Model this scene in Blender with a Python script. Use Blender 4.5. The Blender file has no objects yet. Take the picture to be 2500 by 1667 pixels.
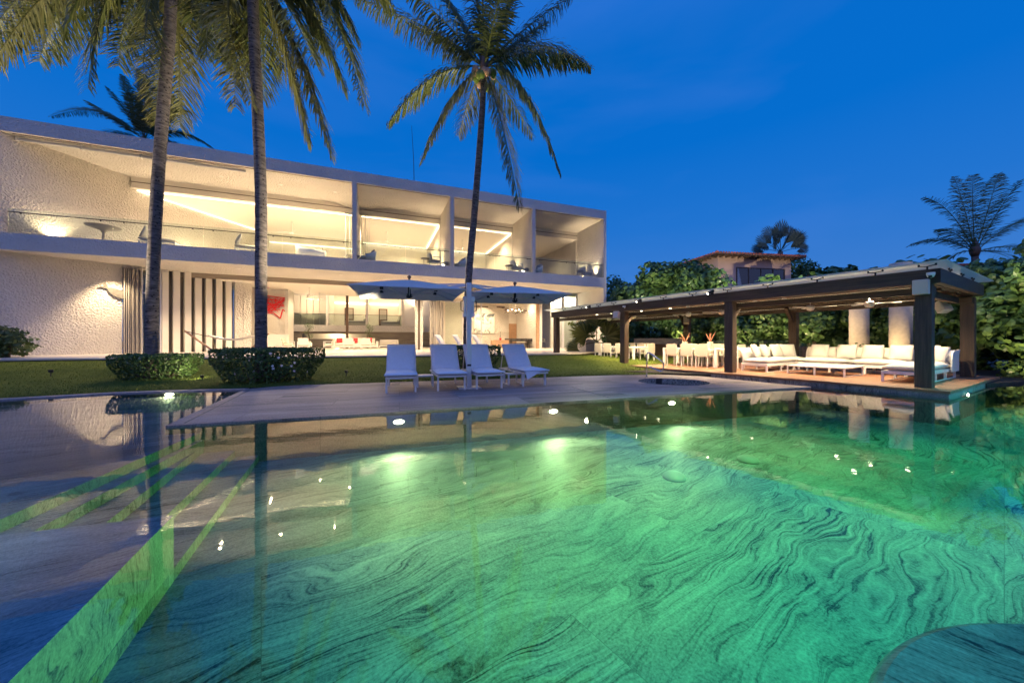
import bpy, math, random
from mathutils import Vector, Matrix
R = math.radians
random.seed(7)
scene = bpy.context.scene
COL = scene.collection

# ------------------------------------------------------------------ helpers
class MB:
    """collects shapes into one mesh"""
    def __init__(s): s.v = []; s.f = []
    def add(s, vs, fs, M=None):
        n = len(s.v)
        for p in vs:
            s.v.append(tuple(M @ Vector(p)) if M is not None else tuple(p))
        for f in fs: s.f.append(tuple(i + n for i in f))
        return s
    def box(s, x0, x1, y0, y1, z0, z1, M=None):
        if x0 > x1: x0, x1 = x1, x0
        if y0 > y1: y0, y1 = y1, y0
        vs = [(x0,y0,z0),(x1,y0,z0),(x1,y1,z0),(x0,y1,z0),(x0,y0,z1),(x1,y0,z1),(x1,y1,z1),(x0,y1,z1)]
        return s.add(vs, [(3,2,1,0),(4,5,6,7),(0,1,5,4),(1,2,6,5),(2,3,7,6),(3,0,4,7)], M)
    def bar(s, a, b, w, h=None):
        """square bar from a to b"""
        h = h or w; a = Vector(a); b = Vector(b); d = (b-a); L = d.length
        if L < 1e-6: return s
        q = d.to_track_quat('Y', 'Z').to_matrix().to_4x4(); q.translation = a
        return s.box(-w/2, w/2, 0, L, -h/2, h/2, q)
    def tube(s, pts, r, n=8, caps=True):
        pts = [Vector(p) for p in pts]; k = len(pts)
        rs = r if isinstance(r, (list, tuple)) else [r]*k
        base = len(s.v); up = None
        for i, p in enumerate(pts):
            t = (pts[min(i+1,k-1)] - pts[max(i-1,0)]).normalized()
            if up is None:
                up = Vector((0,0,1)) if abs(t.z) < .9 else Vector((1,0,0))
            x = t.cross(up).normalized(); y = x.cross(t).normalized(); up = y
            for j in range(n):
                a = 2*math.pi*j/n
                s.v.append(tuple(p + (x*math.cos(a) + y*math.sin(a))*rs[i]))
        for i in range(k-1):
            for j in range(n):
                a = base+i*n+j; b = base+i*n+(j+1)%n
                s.f.append((a, b, b+n, a+n))
        if caps:
            s.f.append(tuple(base+j for j in range(n))[::-1])
            s.f.append(tuple(base+(k-1)*n+j for j in range(n)))
        return s
    def lathe(s, prof, c=(0,0,0), n=24, M=None):
        vs = []; fs = []; k = len(prof)
        for r, z in prof:
            for j in range(n):
                a = 2*math.pi*j/n
                vs.append((c[0]+r*math.cos(a), c[1]+r*math.sin(a), c[2]+z))
        for i in range(k-1):
            for j in range(n):
                a = i*n+j; b = i*n+(j+1)%n
                fs.append((a,b,b+n,a+n))
        fs.append(tuple(range(n))[::-1]); fs.append(tuple((k-1)*n+j for j in range(n)))
        return s.add(vs, fs, M)
    def prism(s, poly, z0, z1, M=None):
        n = len(poly)
        vs = [(x,y,z0) for x,y in poly] + [(x,y,z1) for x,y in poly]
        fs = [tuple(range(n))[::-1], tuple(range(n,2*n))] + [(i,(i+1)%n,(i+1)%n+n,i+n) for i in range(n)]
        return s.add(vs, fs, M)
    def cushion(s, x0, x1, y0, y1, z0, z1, b=.05, M=None, puff=.03, k=7):
        """soft rounded pad"""
        vs = []; fs = []
        def prof(u, v):
            e = min(1, 4*min(u, 1-u)) ; g = min(1, 4*min(v, 1-v))
            return (1-(1-e)**2.5)*(1-(1-g)**2.5)
        zc = (z0+z1)/2; hz = (z1-z0)/2
        for sg in (1, -1):
            for i in range(k+1):
                for j in range(k+1):
                    u = i/k; v = j/k
                    h = hz*(.35+.65*prof(u, v)) + puff*math.sin(math.pi*u)*math.sin(math.pi*v)
                    cx = (x0+x1)/2; cy = (y0+y1)/2
                    vs.append((x0+(x1-x0)*u, y0+(y1-y0)*v, zc+sg*h))
        m = k+1; o = m*m
        for i in range(k):
            for j in range(k):
                a = i*m+j
                fs.append((a, a+m, a+m+1, a+1)); fs.append((o+a, o+a+1, o+a+m+1, o+a+m))
        for i in range(k):
            for (a, b) in ((i*m, (i+1)*m), ((i+1)*m+k, i*m+k), ((k)*m+i, k*m+i+1), (i+1, i)):
                fs.append((a, b, b+o, a+o)[::-1])
        return s.add(vs, fs, M)
    def build(s, name, mat, parent=None, smooth=False, bevel=0, loc=None, rz=0, seg=2):
        me = bpy.data.meshes.new(name); me.from_pydata(s.v, [], s.f); me.validate()
        me.materials.append(mat)
        if smooth:
            for p in me.polygons: p.use_smooth = True
        o = bpy.data.objects.new(name, me); COL.objects.link(o)
        if parent: o.parent = parent
        if loc: o.location = loc
        o.rotation_euler.z = rz
        if bevel:
            m = o.modifiers.new('bevel', 'BEVEL'); m.width = bevel; m.segments = seg; m.limit_method = 'ANGLE'
        if smooth and bevel == 0:
            pass
        return o

def tag(o, label=None, cat=None, group=None, kind=None):
    if label: o['label'] = label
    if cat: o['category'] = cat
    if group: o['group'] = group
    if kind: o['kind'] = kind
    return o
def thing(name, label, cat, loc=(0,0,0), rz=0, group=None):
    o = bpy.data.objects.new(name, None); COL.objects.link(o)
    o.empty_display_size = .2; o.location = loc; o.rotation_euler = (0,0,rz)
    return tag(o, label, cat, group)
def kids(o): return [c for c in COL.objects if c.parent == o]
KID = {}
def copy_tree(o, parent=None):
    c = o.copy(); COL.objects.link(c)
    if parent is not None: c.parent = parent
    for ch in list(o.children): copy_tree(ch, c)
    return c
def dup(o, loc, rz, label, group=None):
    c = copy_tree(o); c.location = loc; c.rotation_euler.z = rz; c['label'] = label
    if group: c['group'] = group
    return c

# ------------------------------------------------------------------ frames
CAMH = 1.25
YH, DH = .3683, 23.149          # villa: yaw, distance of the facade plane
YP, DP = .5213, 12.307          # pergola
HU = Vector((math.cos(YH), math.sin(YH), 0)); HN = Vector((-math.sin(YH), math.cos(YH), 0))
PU = Vector((math.cos(YP), math.sin(YP), 0)); PN = Vector((-math.sin(YP), math.cos(YP), 0))
def HP(s, w, z): return HU*s + HN*(DH+w) + Vector((0,0,z))
def PP(a, b, z): return PU*(DP+b) + PN*a + Vector((0,0,z))     # a: along the deck going away, b: depth behind its front posts
HO = HN*DH; PO = PU*DP

# ------------------------------------------------------------------ materials
MATS = {}
def nm(name):
    m = bpy.data.materials.new(name); m.use_nodes = True
    nt = m.node_tree; return m, nt, nt.nodes, nt.links, nt.nodes['Principled BSDF']
def simple(name, col, rough=.6, metal=0, spec=.5, noise=0, nscale=8, bump=0, bscale=60, coord='Object'):
    m, nt, N, L, b = nm(name)
    b.inputs['Base Color'].default_value = (*col, 1); b.inputs['Roughness'].default_value = rough
    b.inputs['Metallic'].default_value = metal; b.inputs['Specular IOR Level'].default_value = spec
    if noise or bump: tc = N.new('ShaderNodeTexCoord')
    if noise:
        n = N.new('ShaderNodeTexNoise'); n.inputs['Scale'].default_value = nscale; n.inputs['Detail'].default_value = 4
        L.new(tc.outputs[coord], n.inputs['Vector'])
        r = N.new('ShaderNodeValToRGB'); r.color_ramp.elements[0].position = .3; r.color_ramp.elements[1].position = .7
        r.color_ramp.elements[0].color = (*[c*(1-noise) for c in col], 1)
        r.color_ramp.elements[1].color = (*[min(1, c*(1+noise*.6)) for c in col], 1)
        L.new(n.outputs['Fac'], r.inputs['Fac']); L.new(r.outputs['Color'], b.inputs['Base Color'])
    if bump:
        n2 = N.new('ShaderNodeTexNoise'); n2.inputs['Scale'].default_value = bscale; n2.inputs['Detail'].default_value = 3
        L.new(tc.outputs[coord], n2.inputs['Vector'])
        bp = N.new('ShaderNodeBump'); bp.inputs['Strength'].default_value = bump; bp.inputs['Distance'].default_value = .02
        L.new(n2.outputs['Fac'], bp.inputs['Height']); L.new(bp.outputs['Normal'], b.inputs['Normal'])
    MATS[name] = m; return m

def stucco(name, col, scale=7, strength=.8, dist=.06):
    m, nt, N, L, b = nm(name)
    b.inputs['Roughness'].default_value = .9; b.inputs['Specular IOR Level'].default_value = .15
    tc = N.new('ShaderNodeTexCoord')
    n1 = N.new('ShaderNodeTexNoise'); n1.inputs['Scale'].default_value = scale; n1.inputs['Detail'].default_value = 3; n1.inputs['Roughness'].default_value = .55
    n1.inputs['Distortion'].default_value = .6
    v = N.new('ShaderNodeTexVoronoi'); v.feature = 'SMOOTH_F1'; v.inputs['Scale'].default_value = scale*1.3
    mx = N.new('ShaderNodeMath'); mx.operation = 'ADD'
    L.new(tc.outputs['Object'], n1.inputs['Vector']); L.new(tc.outputs['Object'], v.inputs['Vector'])
    ms = N.new('ShaderNodeMath'); ms.operation = 'MULTIPLY'; ms.inputs[1].default_value = .6
    L.new(v.outputs['Distance'], ms.inputs[0])
    L.new(n1.outputs['Fac'], mx.inputs[0]); L.new(ms.outputs[0], mx.inputs[1])
    bp = N.new('ShaderNodeBump'); bp.inputs['Strength'].default_value = strength; bp.inputs['Distance'].default_value = dist
    L.new(mx.outputs[0], bp.inputs['Height']); L.new(bp.outputs['Normal'], b.inputs['Normal'])
    n3 = N.new('ShaderNodeTexNoise'); n3.inputs['Scale'].default_value = .7; n3.inputs['Detail'].default_value = 5
    L.new(tc.outputs['Object'], n3.inputs['Vector'])
    r = N.new('ShaderNodeValToRGB'); r.color_ramp.elements[0].position = .3; r.color_ramp.elements[1].position = .75
    r.color_ramp.elements[0].color = (*[c*.86 for c in col], 1); r.color_ramp.elements[1].color = (*col, 1)
    L.new(n3.outputs['Fac'], r.inputs['Fac']); L.new(r.outputs['Color'], b.inputs['Base Color'])
    MATS[name] = m; return m

def emit(name, col, strength):
    m, nt, N, L, b = nm(name)
    b.inputs['Base Color'].default_value = (*[c*.8 for c in col], 1)
    b.inputs['Emission Color'].default_value = (*col, 1); b.inputs['Emission Strength'].default_value = strength
    MATS[name] = m; return m

def glass(name, tint=(.93,.97,.95), mixv=.10, rough=0.0):
    """thin architectural glass: see-through plus mirror by angle"""
    m = bpy.data.materials.new(name); m.use_nodes = True; nt = m.node_tree; N = nt.nodes; L = nt.links
    N.remove(N['Principled BSDF']); out = N['Material Output']
    t = N.new('ShaderNodeBsdfTransparent'); t.inputs['Color'].default_value = (*tint, 1)
    g = N.new('ShaderNodeBsdfGlossy'); g.inputs['Roughness'].default_value = rough; g.inputs['Color'].default_value = (.9,.95,.95,1)
    fr = N.new('ShaderNodeFresnel'); fr.inputs['IOR'].default_value = 1.45
    ad = N.new('ShaderNodeMath'); ad.operation = 'MULTIPLY_ADD'; ad.inputs[1].default_value = .9; ad.inputs[2].default_value = mixv*.3; ad.use_clamp = True
    L.new(fr.outputs[0], ad.inputs[0])
    mx = N.new('ShaderNodeMixShader'); L.new(ad.outputs[0], mx.inputs[0]); L.new(t.outputs[0], mx.inputs[1]); L.new(g.outputs[0], mx.inputs[2])
    L.new(mx.outputs[0], out.inputs['Surface']); MATS[name] = m; return m

def swirl_stone(name, light, dark, scale=1.0, tile=(1.2,1.2), rot=0.0, contrast=1.0, streak=0.0, joints=True, rough=.45, bump=.15, mortar=.003):
    """granite slabs with swirling veins; every slab is cut from another place of the block"""
    m, nt, N, L, b = nm(name)
    b.inputs['Roughness'].default_value = rough; b.inputs['Specular IOR Level'].default_value = .35
    tc = N.new('ShaderNodeTexCoord')
    mp = N.new('ShaderNodeMapping'); mp.inputs['Rotation'].default_value = (0,0,rot); L.new(tc.outputs['Object'], mp.inputs['Vector'])
    # slab id
    br = N.new('ShaderNodeTexBrick'); br.offset = .5; br.squash = 1.0
    br.inputs['Color1'].default_value = (0,0,0,1); br.inputs['Color2'].default_value = (1,1,1,1); br.inputs['Mortar'].default_value = (0,0,0,1)
    br.inputs['Scale'].default_value = 1; br.inputs['Mortar Size'].default_value = mortar; br.inputs['Mortar Smooth'].default_value = .2
    br.inputs['Brick Width'].default_value = tile[0]; br.inputs['Row Height'].default_value = tile[1]
    L.new(mp.outputs[0], br.inputs['Vector'])
    wn = N.new('ShaderNodeTexWhiteNoise'); wn.noise_dimensions = '1D'; L.new(br.outputs['Color'], wn.inputs['W'])
    off = N.new('ShaderNodeVectorMath'); off.operation = 'SCALE'; off.inputs['Scale'].default_value = 17.0; L.new(wn.outputs['Color'], off.inputs[0])
    p = N.new('ShaderNodeVectorMath'); p.operation = 'ADD'; L.new(mp.outputs[0], p.inputs[0]); L.new(off.outputs[0], p.inputs[1])
    # stretch
    st = N.new('ShaderNodeMapping'); st.inputs['Scale'].default_value = (scale*(.45 - .33*streak), scale*1.0, scale); L.new(p.outputs[0], st.inputs['Vector'])
    w1 = N.new('ShaderNodeTexNoise'); w1.inputs['Scale'].default_value = .55; w1.inputs['Detail'].default_value = 2.5; L.new(st.outputs[0], w1.inputs['Vector'])
    s1 = N.new('ShaderNodeVectorMath'); s1.operation = 'MULTIPLY_ADD'; s1.inputs[1].default_value = (2.3*(1-streak*.75),)*3
    L.new(w1.outputs['Color'], s1.inputs[0]); L.new(st.outputs[0], s1.inputs[2])
    w2 = N.new('ShaderNodeTexNoise'); w2.inputs['Scale'].default_value = 2.6; w2.inputs['Detail'].default_value = 3; L.new(s1.outputs[0], w2.inputs['Vector'])
    s2 = N.new('ShaderNodeVectorMath'); s2.operation = 'MULTIPLY_ADD'; s2.inputs[1].default_value = (.24*(1-streak*.5),)*3
    L.new(w2.outputs['Color'], s2.inputs[0]); L.new(s1.outputs[0], s2.inputs[2])
    wv = N.new('ShaderNodeTexNoise'); wv.inputs['Scale'].default_value = 2.4; wv.inputs['Detail'].default_value = 6; wv.inputs['Roughness'].default_value = .62
    sc3 = N.new('ShaderNodeMapping'); sc3.inputs['Scale'].default_value = (.30, 6.0, 1); L.new(s2.outputs[0], sc3.inputs['Vector']); L.new(sc3.outputs[0], wv.inputs['Vector'])
    # bold swirl areas against plain areas
    big = N.new('ShaderNodeTexNoise'); big.inputs['Scale'].default_value = .45; big.inputs['Detail'].default_value = 2; L.new(p.outputs[0], big.inputs['Vector'])
    br2 = N.new('ShaderNodeMapRange'); br2.inputs['From Min'].default_value = .42; br2.inputs['From Max'].default_value = .66
    br2.inputs['To Min'].default_value = .35; br2.inputs['To Max'].default_value = 1.0; L.new(big.outputs['Fac'], br2.inputs['Value'])
    vr = N.new('ShaderNodeValToRGB'); e = vr.color_ramp.elements
    e[0].position = .33; e[0].color = (0,0,0,1); e[1].position = .68; e[1].color = (1,1,1,1)
    x = e.new(.405); x.color = (.18,.18,.18,1); x = e.new(.45); x.color = (.50,.50,.50,1); x = e.new(.57); x.color = (.68,.68,.68,1)
    L.new(wv.outputs['Fac'], vr.inputs['Fac'])
    md = N.new('ShaderNodeMix'); md.data_type = 'FLOAT'; md.inputs['A'].default_value = .62
    L.new(br2.outputs[0], md.inputs['Factor']); L.new(vr.outputs['Color'], md.inputs['B'])
    pt = N.new('ShaderNodeTexNoise'); pt.inputs['Scale'].default_value = .8; pt.inputs['Detail'].default_value = 4; pt.inputs['Distortion'].default_value = 1.2; L.new(s1.outputs[0], pt.inputs['Vector'])
    pm = N.new('ShaderNodeMapRange'); pm.inputs['From Min'].default_value = .32; pm.inputs['From Max'].default_value = .68; pm.inputs['To Min'].default_value = -.20; pm.inputs['To Max'].default_value = .16; L.new(pt.outputs['Fac'], pm.inputs['Value'])
    # grain
    gn = N.new('ShaderNodeTexNoise'); gn.inputs['Scale'].default_value = 55; gn.inputs['Detail'].default_value = 3; gn.inputs['Roughness'].default_value = .7
    L.new(p.outputs[0], gn.inputs['Vector'])
    gm = N.new('ShaderNodeMapRange'); gm.inputs['From Min'].default_value = .3; gm.inputs['From Max'].default_value = .7
    gm.inputs['To Min'].default_value = -.24; gm.inputs['To Max'].default_value = .24; L.new(gn.outputs['Fac'], gm.inputs['Value'])
    gp_ = N.new('ShaderNodeMath'); gp_.operation = 'ADD'; L.new(gm.outputs[0], gp_.inputs[0]); L.new(pm.outputs[0], gp_.inputs[1])
    sm = N.new('ShaderNodeMath'); sm.operation = 'ADD'; sm.use_clamp = True; L.new(md.outputs[0], sm.inputs[0]); L.new(gp_.outputs[0], sm.inputs[1])
    cr = N.new('ShaderNodeValToRGB'); e = cr.color_ramp.elements
    mid = [ (a+c)/2 for a, c in zip(light, dark)]
    lo = [mi + (d-mi)*contrast for mi, d in zip(mid, dark)]; hi = [mi + (l-mi)*contrast for mi, l in zip(mid, light)]
    e[0].color = (*lo, 1); e[1].color = (*hi, 1); L.new(sm.outputs[0], cr.inputs['Fac'])
    col = cr.outputs['Color']
    if joints:
        mj = N.new('ShaderNodeMix'); mj.data_type = 'RGBA'; mj.inputs['B'].default_value = (*[d*.65+l*.28 for d, l in zip(dark, light)], 1)
        L.new(br.outputs['Fac'], mj.inputs['Factor']); L.new(col, mj.inputs['A']); col = mj.outputs['Result']
    L.new(col, b.inputs['Base Color'])
    if bump:
        bp = N.new('ShaderNodeBump'); bp.inputs['Strength'].default_value = bump; bp.inputs['Distance'].default_value = .01
        L.new(sm.outputs[0], bp.inputs['Height']); L.new(bp.outputs['Normal'], b.inputs['Normal'])
    MATS[name] = m; return m

def leafmat(name, c1, c2, rough=.45, trans=.25, scale=1.5):
    m, nt, N, L, b = nm(name)
    b.inputs['Roughness'].default_value = rough; b.inputs['Specular IOR Level'].default_value = .4
    geo = N.new('ShaderNodeNewGeometry')
    r = N.new('ShaderNodeValToRGB'); r.color_ramp.elements[0].color = (*c1, 1); r.color_ramp.elements[1].color = (*c2, 1)
    L.new(geo.outputs['Random Per Island'], r.inputs['Fac']); L.new(r.outputs['Color'], b.inputs['Base Color'])
    if trans:
        tr = N.new('ShaderNodeBsdfTranslucent'); L.new(r.outputs['Color'], tr.inputs['Color'])
        mx = N.new('ShaderNodeMixShader'); mx.inputs[0].default_value = trans
        L.new(b.outputs[0], mx.inputs[1]); L.new(tr.outputs[0], mx.inputs[2]); L.new(mx.outputs[0], N['Material Output'].inputs['Surface'])
    MATS[name] = m; return m

def wood(name, c1, c2, plank=.14, axis='Y', rough=.55, scale=1.0, gap=True):
    m, nt, N, L, b = nm(name); b.inputs['Roughness'].default_value = rough
    tc = N.new('ShaderNodeTexCoord')
    mp = N.new('ShaderNodeMapping'); mp.inputs['Scale'].default_value = (14*scale, .7*scale, 14*scale) if axis == 'Y' else (.7*scale, 14*scale, 14*scale) if axis == 'X' else (14*scale, 14*scale, .7*scale)
    L.new(tc.outputs['Object'], mp.inputs['Vector'])
    n = N.new('ShaderNodeTexNoise'); n.inputs['Scale'].default_value = 2; n.inputs['Detail'].default_value = 5; n.inputs['Distortion'].default_value = .5; L.new(mp.outputs[0], n.inputs['Vector'])
    r = N.new('ShaderNodeValToRGB'); r.color_ramp.elements[0].position = .3; r.color_ramp.elements[1].position = .72
    r.color_ramp.elements[0].color = (*c1, 1); r.color_ramp.elements[1].color = (*c2, 1); L.new(n.outputs['Fac'], r.inputs['Fac'])
    col = r.outputs['Color']
    if gap:
        sx = N.new('ShaderNodeSeparateXYZ'); L.new(tc.outputs['Object'], sx.inputs[0])
        dv = N.new('ShaderNodeMath'); dv.operation = 'DIVIDE'; dv.inputs[1].default_value = plank
        L.new(sx.outputs['X' if axis == 'Y' else 'Y'], dv.inputs[0])
        fl = N.new('ShaderNodeMath'); fl.operation = 'FLOOR'; L.new(dv.outputs[0], fl.inputs[0])
        fr = N.new('ShaderNodeMath'); fr.operation = 'FRACT'; L.new(dv.outputs[0], fr.inputs[0])
        wn = N.new('ShaderNodeTexWhiteNoise'); wn.noise_dimensions = '1D'; L.new(fl.outputs[0], wn.inputs['W'])
        mr = N.new('ShaderNodeMapRange'); mr.inputs['To Min'].default_value = .65; mr.inputs['To Max'].default_value = 1.15; L.new(wn.outputs['Value'], mr.inputs['Value'])
        lt = N.new('ShaderNodeMath'); lt.operation = 'GREATER_THAN'; lt.inputs[1].default_value = .06; L.new(fr.outputs[0], lt.inputs[0])
        ml = N.new('ShaderNodeMath'); ml.operation = 'MULTIPLY'; L.new(mr.outputs[0], ml.inputs[0]); L.new(lt.outputs[0], ml.inputs[1])
        vm = N.new('ShaderNodeVectorMath'); vm.operation = 'SCALE'; L.new(col, vm.inputs[0]); L.new(ml.outputs[0], vm.inputs['Scale']); col = vm.outputs[0]
    L.new(col, b.inputs['Base Color'])
    bp = N.new('ShaderNodeBump'); bp.inputs['Strength'].default_value = .25; bp.inputs['Distance'].default_value = .01
    L.new(n.outputs['Fac'], bp.inputs['Height']); L.new(bp.outputs['Normal'], b.inputs['Normal'])
    MATS[name] = m; return m

STUC = stucco('rough_white_stucco', (.76,.71,.65), 11.5, 1.0, .10)
STUCF = stucco('fine_white_stucco', (.72,.69,.66), 11, 1.0, .08)
PLAS = simple('smooth_plaster', (.80,.76,.70), .7, noise=.05, nscale=1.2)
CEIL = simple('ceiling_paint', (.82,.79,.74), .8)
FLOOR = simple('travertine_floor', (.62,.56,.48), .35, noise=.12, nscale=1.5)
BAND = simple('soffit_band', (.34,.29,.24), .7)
SLOT = simple('slot_dark_glass', (.16,.135,.11), .25)
WHITE = simple('white_powder_coat', (.78,.77,.76), .35)
CUSH = simple('outdoor_fabric_white', (.70,.68,.63), .9, bump=.25, bscale=14, noise=.04, nscale=30)
CUSHB = simple('lounger_towelling', (.76,.77,.80), .95, bump=.35, bscale=25, noise=.04, nscale=12)
CUSHG = simple('outdoor_fabric_grey', (.42,.40,.38), .9, bump=.2, bscale=16)
SLING = simple('sling_mesh_cream', (.62,.56,.47), .8)
REDF = simple('red_fabric', (.62,.03,.04), .8)
REDP = simple('red_lacquer', (.75,.03,.04), .35)
STEEL = simple('brushed_steel', (.60,.60,.62), .25, metal=1)
ALU = simple('silver_aluminium', (.66,.66,.70), .38, metal=.4)
BLACK = simple('black_metal', (.02,.02,.022), .45)
DGREY = simple('dark_grey_plastic', (.06,.06,.065), .5)
DWOOD = wood('dark_timber', (.050,.032,.021), (.105,.070,.046), gap=False, axis='Z', rough=.6)
DWOODH = wood('dark_timber_beam', (.050,.032,.021), (.105,.070,.046), gap=False, axis='Y', rough=.6)
DECKW = wood('teak_decking', (.22,.095,.05), (.42,.20,.11), plank=.11, axis='Y', rough=.5)
OAK = simple('warm_oak', (.45,.27,.16), .5, noise=.2, nscale=6)
BROWN = simple('dark_walnut', (.10,.06,.04), .5)
CURT = simple('grey_panel_frame', (.36,.33,.30), .5)
CURTW = simple('pale_curtain_panel', (.52,.47,.40), .8)
GLASS = glass('clear_glass'); GLASSR = glass('balustrade_glass', (.90,.95,.92), .05)
GLASSD = glass('tinted_glass', (.55,.60,.52), .25)
CANV = None
BULB = emit('lamp_warm', (1.0,.86,.62), 14)
COVE = emit('cove_strip_warm', (1.0,.82,.54), 4.5)
PBULB = emit('pool_lamp', (1.0,.92,.66), 22)
# ------------------------------------------------------------------ camera, world
cam = bpy.data.cameras.new('camera'); co = bpy.data.objects.new('camera', cam); COL.objects.link(co)
co.location = (0,0,CAMH); co.rotation_euler = (R(90),0,0)
cam.sensor_width = 36; cam.lens = 857.9/2500*36; cam.shift_y = -4.3/2500; cam.clip_end = 2000; cam.clip_start = .05
scene.camera = co
wd = bpy.data.worlds.new('World'); scene.world = wd; wd.use_nodes = True
def world():
    N = wd.node_tree.nodes; L = wd.node_tree.links; bg = N['Background']
    tc = N.new('ShaderNodeTexCoord'); sx = N.new('ShaderNodeSeparateXYZ'); L.new(tc.outputs['Generated'], sx.inputs[0])
    # blue-hour dome, seen away from the sunset
    ra = N.new('ShaderNodeValToRGB'); e = ra.color_ramp.elements
    e[0].position = 0; e[0].color = (.036,.125,.38,1); e[1].position = 1; e[1].color = (.03,.13,.52,1)
    for p, c in ((.12,(.032,.132,.40)), (.28,(.010,.112,.405)), (.45,(.001,.098,.395)), (.62,(.001,.094,.385))):
        x = e.new(p); x.color = (*c,1)
    L.new(sx.outputs['Z'], ra.inputs['Fac'])
    # brighter lavender afterglow behind the camera (seaward) and a little to the left
    ax = N.new('ShaderNodeMath'); ax.operation = 'MULTIPLY_ADD'; ax.inputs[1].default_value = -.15
    ny = N.new('ShaderNodeMath'); ny.operation = 'MULTIPLY'; ny.inputs[1].default_value = -1.0
    L.new(sx.outputs['Y'], ny.inputs[0]); L.new(sx.outputs['X'], ax.inputs[0]); L.new(ny.outputs[0], ax.inputs[2])
    mr = N.new('ShaderNodeMapRange'); mr.interpolation_type = 'SMOOTHSTEP'; mr.inputs['From Min'].default_value = -.45; mr.inputs['From Max'].default_value = .85
    L.new(ax.outputs[0], mr.inputs['Value'])
    rb = N.new('ShaderNodeValToRGB'); e = rb.color_ramp.elements
    e[0].position = 0; e[0].color = (.085,.07,.12,1); e[1].position = 1; e[1].color = (.06,.20,.70,1)
    for p, c in ((.20,(.10,.10,.20)), (.5,(.15,.23,.62)), (.8,(.13,.26,.80))):
        x = e.new(p); x.color = (*c,1)
    L.new(sx.outputs['Z'], rb.inputs['Fac'])
    mx = N.new('ShaderNodeMix'); mx.data_type = 'RGBA'; L.new(mr.outputs[0], mx.inputs['Factor']); L.new(ra.outputs['Color'], mx.inputs['A']); L.new(rb.outputs['Color'], mx.inputs['B'])
    # thin veils of cloud
    mp = N.new('ShaderNodeMapping'); mp.inputs['Scale'].default_value = (1.2,1.2,4.5); L.new(tc.outputs['Generated'], mp.inputs['Vector'])
    nz = N.new('ShaderNodeTexNoise'); nz.inputs['Scale'].default_value = 1.6; nz.inputs['Detail'].default_value = 5; nz.inputs['Distortion'].default_value = .5; L.new(mp.outputs[0], nz.inputs['Vector'])
    mc = N.new('ShaderNodeMapRange'); mc.inputs['From Min'].default_value = .5; mc.inputs['From Max'].default_value = .8; mc.inputs['To Max'].default_value = .07; L.new(nz.outputs['Fac'], mc.inputs['Value'])
    m2 = N.new('ShaderNodeMix'); m2.data_type = 'RGBA'; m2.inputs['B'].default_value = (.16,.24,.62,1); L.new(mc.outputs[0], m2.inputs['Factor']); L.new(mx.outputs['Result'], m2.inputs['A'])
    L.new(m2.outputs['Result'], bg.inputs['Color']); bg.inputs['Strength'].default_value = 1.0
world()
scene.view_settings.view_transform = 'Standard'; scene.view_settings.look = 'None'; scene.view_settings.exposure = .65; scene.view_settings.gamma = 1
scene.render.engine = 'CYCLES'
cy = scene.cycles; cy.max_bounces = 8; cy.diffuse_bounces = 4; cy.glossy_bounces = 4; cy.transmission_bounces = 4; cy.transparent_max_bounces = 24
cy.volume_bounces = 0; cy.sample_clamp_indirect = 8.0; cy.caustics_reflective = False; cy.caustics_refractive = False
cy.use_denoising = True; cy.use_light_tree = True
# the last of the day: one very weak warm-lavender sun just over the sea behind the camera
sl = bpy.data.lights.new('sun', 'SUN'); sl.energy = .05; sl.angle = R(12); sl.color = (1,.82,.75)
so = bpy.data.objects.new('sun', sl); COL.objects.link(so); so.rotation_euler = (R(80),0,R(-20))

def lamp(kind, name, loc, power, col=(1,.745,.44), aim=None, size=60, blend=.6, rad=.04):
    l = bpy.data.lights.new(name, kind); l.energy = power; l.color = col
    if kind == 'SPOT': l.spot_size = R(size); l.spot_blend = blend; l.shadow_soft_size = rad
    elif kind == 'POINT': l.shadow_soft_size = rad
    o = bpy.data.objects.new(name, l); COL.objects.link(o); o.location = loc
    if aim is not None:
        o.rotation_euler = (Vector(aim)-Vector(loc)).to_track_quat('-Z', 'Y').to_euler()
    return o
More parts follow.
